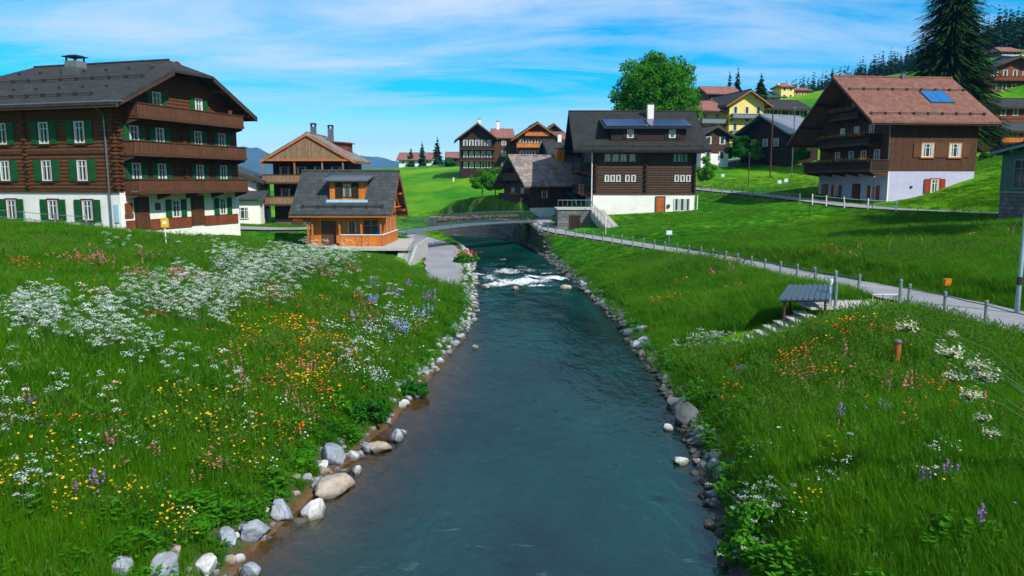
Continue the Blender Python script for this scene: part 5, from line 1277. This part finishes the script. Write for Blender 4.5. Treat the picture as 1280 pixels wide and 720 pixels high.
# ------------------------------------------------------------------ shelter over the steps, landing and slab
gz = 2.0
e = empty('shelter', (12.3, 31.4, gz), 0, 'low bluish ribbed metal lean-to roof over the riverside steps', 'shelter')
T_ = Matrix.Rotation(R(-30), 4, 'Z') @ Matrix.Diagonal((.88,.88,1,1))
def rp(x, y, z): return T_ @ Vector((x, y, z))
b = MB().prism([rp(-1.15,-.85,.55),rp(1.15,-.85,.72),rp(1.0,.95,1.12),rp(-1.0,.95,.98)], (0,0,.05))
for i in range(9):
    f_ = (i+.5)/9; b.prism([rp(-1.15+2.3*f_-.025,-.86,.605+.17*f_),rp(-1.15+2.3*f_+.025,-.86,.605+.17*f_),rp(-1.0+2.0*f_+.025,.95,1.035+.14*f_),rp(-1.0+2.0*f_-.025,.95,1.035+.14*f_)], (0,0,.045))
b.build('roof', mat('blue_grey_sheet', (.10,.15,.19), .4, (.075,.12,.15), 3, metal=.3, bump=.1), e, (0,0,0))
for x, y, z1 in ((-.85,-.7,.56),(.95,-.7,.70),(.9,.8,1.05),(-.85,.8,.97)): MB().tube([rp(x,y,-1.2), rp(x,y,z1)], .055, 8).build('post', m_plank_orange if False else m_beam, e, (0,0,0))
MB().prism([rp(-1.0,-.76,.50),rp(1.1,-.76,.66),rp(1.1,-.70,.66),rp(-1.0,-.70,.50)], (0,0,.06)).build('beam', m_beam, e, (0,0,0))
e = empty('steps', (12.1, 31.0, 0), 0, 'flight of stone steps dropping from the shelter to the river landing', 'stairs'); me = None
for i in range(8):
    o = MB().box((-.2,-.65,-.25),(.22,.65,0)).box((-.24,-.68,.002),(.22,.68,.05), 1).build('step', [m_stone_wall, m_concrete], e, (-.42*i, -.02*i, 2.02-i*.2), mesh=me); me = o.data
tag(MB().box((8.1,30.6,.2),(9.0,31.9,.60)).build('landing_slab', m_concrete), 'pale concrete slab at the foot of the steps near the white flowers', 'slab')
tag(MB().prism([(12.2,30.6,2.28),(16.6,30.6,2.30),(16.6,33.0,2.30),(14.2,32.7,2.29),(12.2,32.0,2.28)], (0,0,.10)).build('paved_landing', m_concrete), 'pale paved landing joining the footpath to the shelter', 'paving')
for x, y, hh, lb, mm in ((13.1,30.9,1.15,'white gate post beside the shelter', m_white),(13.25,30.75,1.1,'grey-green gate post beside the white one', m_steel_blue),(14.3,33.3,1.2,'tall grey post at the corner of the paved landing', m_post),(15.75,30.5,1.2,'tall grey post right of the paved landing', m_post)):
    z = 2.3; tag(MB().tube([(0,0,-.4),(0,0,hh)], .065, 8).tube([(0,0,hh+.001),(0,0,hh+.06)], [.08,.04], 8).build('post', mm, None, (x,y,z)), lb, 'post')
e = empty('gate', (14.6, 30.4, 2.35), 0, 'small white wire gate between the posts of the paved landing', 'gate')
MB().tube([(0,0,.05),(0,0,.6),(1.0,0,.6),(1.0,0,.05),(0,0,.05)], .02, 6).build('frame', m_white, e, (0,0,0))
b = MB()
for i in range(1, 9): b.tube([(i*.11,0,.06),(i*.11,0,.6)], .007, 4)
b.build('bars', m_white, e, (0,0,0))

# ------------------------------------------------------------------ posts, signs and lamps
q = hit(1120, 461)
e = empty('bollard', q, 0, 'round orange-brown wooden bollard with pale cap on the right mound', 'bollard')
s_ = q.y/F
MB().tube([(0,0,-.4),(0,0,31*s_)], 4.3*s_, 18).build('trunk', mat('oiled_wood', (.40,.13,.035), .5, (.24,.07,.02), 5, bump=.3), e, (0,0,0), smooth=False)
MB().tube([(0,0,31*s_+.002),(0,0,33.5*s_),(0,0,35*s_)], [5.3*s_,5.3*s_,3.5*s_], 18).build('cap', m_metal, e, (0,0,0))
def signpost(label, px, pyb, pyt, plate, Y=None, pm2=m_steel_blue, name='signpost', w=.45, h_=.4, cat='sign', t=.03, arrow=False):
    q = hit(px, pyb) if Y is None else at(px, pyb, Y); hh = (pyb-pyt)*q.y/F
    if Y is not None: q.z = H(q.x, q.y); hh = at(px, pyt, Y).z-q.z
    e = empty(name, q, 0, label, cat); MB().tube([(0,0,-.4),(0,0,hh)], t, 8).build('pole', pm2, e, (0,0,0))
    if plate is not None: MB().box((-w/2,-.035,hh-h_),(w/2,-.001-t,hh)).box((-w/2+.05,-.045,hh-h_+.05),(w/2-.05,-.0351,hh-.05), 1).build('plate', [plate, m_white if plate != m_white else m_bluesign], e, (0,0,0))
    return e
q = hit(208, 312); s_ = q.y/F; e = empty('trail_sign', q, 0, 'yellow trail sign on a slim white post in the left meadow', 'sign')
MB().tube([(0,0,-.4),(0,0,36*s_)], .035, 8).build('pole', m_white, e, (0,0,0))
MB().box((-.20,-.06,27*s_),(.22,.06,37*s_)).prism([(-.23,-.07,37*s_+.002),(.25,-.07,37*s_+.002),(.01,-.07,37*s_+.12)], (0,.14,0)).build('plate', m_yellow, e, (0,0,0)); MB().box((-.1,-.068,31*s_),(.12,-.0605,35*s_)).build('panel', m_white, e, (0,0,0))
signpost('white and blue notice on a pole beside the curving footpath', 836, 308, 289, m_bluesign, w=.5, h_=.38)
signpost('tall slim white marker pole at the foot of the terrace stairs', 757, 295, 272, m_white, w=.16, h_=.35, pm2=m_white)
signpost('grey marker pole with small plate on the green slope above the footbridge', 567, 238, 222, m_metal, w=.4, h_=.9, pm2=m_metal)
signpost('small pale blue sign on the lawn right of the solar roofed chalet', 903, 232, 219, m_bluesign, w=.5, h_=.4)
signpost('left one of two small blue signs by the upper lawn edge', 974, 236, 226, m_bluesign, w=.5, h_=.45)
signpost('right one of two small blue signs by the upper lawn edge', 982, 236, 224, m_bluesign, w=.5, h_=.45)
signpost('dark slim pole standing by the road in front of the brown chalet', 1090, 264, 222, m_dmetal, pm2=m_dmetal, w=.16, h_=.2, name='pole', cat='pole')
signpost('thin dark stake in the meadow below the road bend', 1011, 277, 248, None, pm2=m_dmetal, name='pole', cat='pole')
signpost('dark street lamp pole on the lawn by the upper road', 935, 238, 192, m_dmetal, pm2=m_beam, w=.35, h_=.2, name='street_lamp', cat='lamp', t=.06)
signpost('wooden utility pole in front of the metal roofed chalet', 964, 190, 134, None, Y=112, pm2=m_beam, name='utility_pole', cat='pole', t=.10)
signpost('grey lamp post at the corner of the metal roofed chalet', 991, 190, 134, m_metal, Y=110, pm2=m_metal, w=.5, h_=.15, name='street_lamp', cat='lamp', t=.07)
# tall pale lamp post at the right edge
e = empty('street_lamp', (19.0, 28.2, H(19.0,28.2)), 0, 'tall pale blue-grey lamp post at the right edge beside the footpath', 'lamp')
MB().tube([(0,0,-.3),(0,0,1.2),(0,0,6.0)], [.095,.08,.055], 12).build('pole', m_bluesign if False else mat('galvanised_post', (.25,.38,.42), .4, bump=.05), e, (0,0,0), smooth=True)
MB().tube([(0,0,5.95),(.15,0,6.3),(.75,0,6.45)], .035, 8).build('arm', m_metal, e, (0,0,0)); MB().box((.7,-.12,6.38),(1.3,.12,6.5)).build('lamp_head', m_dmetal, e, (0,0,0)); MB().tube([(0,0,1.2),(0,0,1.5)], .10, 10).build('band', m_dmetal, e, (0,0,0))
q = hit(1183, 368); e = empty('litter_bin', q, 0, 'small orange box on a short post beyond the footpath', 'bin'); s_ = q.y/F
MB().tube([(0,0,-.3),(0,0,9*s_)], .03, 8).build('post', m_steel_blue, e, (0,0,0)); MB().box((-.13,-.1,8*s_),(.13,.1,16*s_)).box((-.15,-.12,16*s_+.001),(.15,.12,16*s_+.03)).build('box', m_orange, e, (0,0,0))

# ------------------------------------------------------------------ plants that stand out
def head(b, c, r_, n, mi=0, flat=.35):
    c = Vector(c)
    for i in range(n):
        d = Vector((random.gauss(0,1), random.gauss(0,1), random.gauss(0,flat))); d = d.normalized()*r_*math.sqrt(random.random()); p = c+d; u = Vector((random.gauss(0,1),random.gauss(0,1),random.gauss(0,.4))).normalized(); v = u.cross(Vector((0,0,1))).normalized(); s = r_*(.13 if n < 60 else .085)*random.uniform(.6,1.5)
        b.add([p-u*s-v*s*.6, p+u*s-v*s*.6, p+u*s+v*s*.6, p-u*s+v*s*.6], [(0,1,2,3)], mi)
        if i % 3 == 0: b.tube([c+Vector((0,0,-r_*.6)), p], r_*.018, 3, 1, cap=False)
def tall_plant(label, base, heads, rh, nh, stem_r=.012, col='cream', name='hogweed', leaves=0):
    e = empty(name, base, 0, label, 'plant'); base = Vector(base); sb = MB(); root = Vector((0,0,-.1))
    for j, (p, r_) in enumerate(heads):
        p = Vector(p)-base; mid = Vector((p.x*.35, p.y*.35, p.z*.62)); mid2 = Vector((p.x*.72, p.y*.72, p.z*.90)); sb.tube([root, mid, mid2, p], [stem_r*1.2, stem_r, stem_r*.8, stem_r*.5], 6)
        hb = MB(); head(hb, p, r_, nh); hb.build('flower_head', [m_blossom[col], m_stem], e, (0,0,0), norm=False)
    sb.build('stems', m_stem, e, (0,0,0))
    if leaves:
        cl = [(random.uniform(-.3,.3), random.uniform(-.3,.3), random.uniform(.15,.6), .22) for _ in range(6)]; leaf_cloud('leaves', cl, leaves, .10, m_leaf, e)
    return e
Yp = 13.2
hd = [(1134,407,9),(1186,438,12),(1192,470,9),(1222,455,10),(1232,468,13),(1213,493,9),(1190,418,5),(1228,522,7),(1240,540,7)]
bx = 9.9; tall_plant('tall cream flowered hogweed leaning in from the right edge', (bx, 12.6, H(bx,12.6)), [(at(a, b_, Yp+random.uniform(-.2,.2)), r_*Yp/F*1.55) for a, b_, r_ in hd], 0, 170, stem_r=.014)
def clump(label, px, py, wpx, hpx, n, col, extra=None, Y=None):
    q = hit(px, py); s = q.y/F; hs = []
    for i in range(n): hs.append((q+Vector((random.gauss(0,.38)*wpx*s, random.gauss(0,.3)*wpx*s, random.uniform(.35,1.0)*hpx*s)), random.uniform(2.2,4.2)*s*1.3))
    return tall_plant(label, q, hs, 0, 26, stem_r=.006, col=col, name='flowering_plant', leaves=500)
clump('bushy clump of white flowers hanging over the water, low on the right bank', 948, 668, 75, 70, 42, 'white')
clump('white flowering bush beside the landing slab on the right bank', 888, 442, 55, 26, 60, 'white')
clump('red flowering tuft left of the white flowering bush', 868, 440, 20, 16, 16, 'red')
clump('pale flowering plant at the bottom edge of the right bank', 925, 712, 50, 40, 22, 'white')
# leafy bushes hugging the left bank
for px, py, wpx, hpx, lb in [(462,540,60,40,'dark leafy bush overhanging the stones of the left bank'),(425,528,40,28,'leafy bush just above the tall blue-grey boulder'),(250,668,60,22,'low leafy plants behind the cream-white boulder'),(520,505,40,24,'leafy bush farther up the left bank above the water'),(372,590,46,22,'low leafy plants above the white boulder')]:
    q = hit(px, py-6); s = q.y/F; broadleaf(lb, q.x, q.y, q.z-.05, hpx*s, wpx*s/2, hpx*s*.5, 1600, .085, 26, m_leaf_dark if px in (462,520) else m_leaf, 'bush', name='bush', trunk=False, seed=px)
q = hit(585, 330); c = broadleaf('green bush with red flowers on the water side of the lane', q.x-.2, q.y, q.z, 1.1, 1.3, .6, 1500, .14, 20, m_leaf, 'bush', name='bush', trunk=False, seed=3)
V = []; Q = []
for j in range(70):
    p = np.array([random.gauss(0,.6), random.gauss(0,.6), 1.0+random.gauss(0,.12)]); q2 = rng.normal(size=(2,3))*.05; k_ = len(V); V += [p-q2[0],p-q2[1],p+q2[0],p+q2[1]]; Q.append((k_,k_+1,k_+2,k_+3))
link('flowers', npmesh('flowers', V, Q, [m_blossom['red']]), c)

# ------------------------------------------------------------------ air, sky and sun
S = Vector((.62, -.72, .0)).normalized(); EL = R(43); sdir = Vector((S.x*math.cos(EL), S.y*math.cos(EL), math.sin(EL)))
sun = bpy.data.objects.new('sun', bpy.data.lights.new('sun', 'SUN')); COL.objects.link(sun)
sun.data.energy = 5.0; sun.data.angle = R(.5); sun.data.color = (1, .95, .87); sun.rotation_euler = (-sdir).to_track_quat('-Z', 'Y').to_euler()
hz = MB().box((-7000,-60,-60),(7000,8600,420)).build('haze', bpy.data.materials.new('haze_air')); tag(hz, kind='stuff', label='thin bluish summer haze over the valley')
m = hz.data.materials[0]; m.use_nodes = True; t = NT(m); t.n.remove(t.n['Principled BSDF'])
pv = t.node('ShaderNodeVolumePrincipled'); pv.inputs['Color'].default_value = (.14,.46,1.0,1); pv.inputs['Density'].default_value = 1.05e-4
t.l.new(pv.outputs[0], t.n['Material Output'].inputs['Volume'])
w = bpy.data.worlds.new('World'); scene.world = w; w.use_nodes = True; t = NT(w)
bg = t.n['Background']; sky = t.node('ShaderNodeTexSky', sky_type='NISHITA'); sky.sun_disc = False; sky.sun_elevation = EL; sky.sun_rotation = math.atan2(S.x, S.y)
sky.altitude = 1300; sky.air_density = 1.0; sky.dust_density = .2; sky.ozone_density = 2.5
hs = t.node('ShaderNodeHueSaturation'); hs.inputs['Saturation'].default_value = 1.95; hs.inputs['Value'].default_value = 1.25; hs.inputs['Hue'].default_value = .488; t.l.new(sky.outputs[0], hs.inputs['Color'])
tc = t.node('ShaderNodeTexCoord').outputs['Generated']; sx = t.node('ShaderNodeSeparateXYZ'); t.l.new(tc, sx.inputs[0])
zz = t.math('ADD', t.math('MAXIMUM', sx.outputs[2], 0.0), .10)
cb = t.node('ShaderNodeCombineXYZ'); t.l.new(t.math('DIVIDE', sx.outputs[0], zz), cb.inputs[0]); t.l.new(t.math('DIVIDE', sx.outputs[1], zz), cb.inputs[1])
v1 = t.mapping(cb.outputs[0], (.55,1.3,1), (0,0,R(-14))); v2 = t.mapping(cb.outputs[0], (.22,.50,1), (0,0,R(-8)))
a = t.noise(v1, 1.1, 8, .62, .5); b2 = t.noise(v2, 1.0, 4, .5)
cm = t.ramp(t.math('ADD', t.math('MULTIPLY', a, .55), t.math('MULTIPLY', b2, .6)), .49, .68)
cm = t.math('MULTIPLY', t.math('MULTIPLY', cm, .80, clamp=True), t.ramp(sx.outputs[2], -.01, .13))
colr = t.mix(cm, hs.outputs[0], (5.9,6.4,7.2)); t.l.new(colr, bg.inputs['Color']); bg.inputs['Strength'].default_value = .125
vs = scene.view_settings; vs.view_transform = 'Standard'; vs.look = 'None'; vs.gamma = 1; vs.exposure = .24
scene.render.engine = 'CYCLES'; cy_ = scene.cycles
cy_.use_denoising = True; cy_.max_bounces = 6; cy_.diffuse_bounces = 3; cy_.glossy_bounces = 3; cy_.transmission_bounces = 3; cy_.transparent_max_bounces = 8; cy_.volume_bounces = 0
cy_.sample_clamp_indirect = 6; cy_.caustics_reflective = False; cy_.caustics_refractive = False
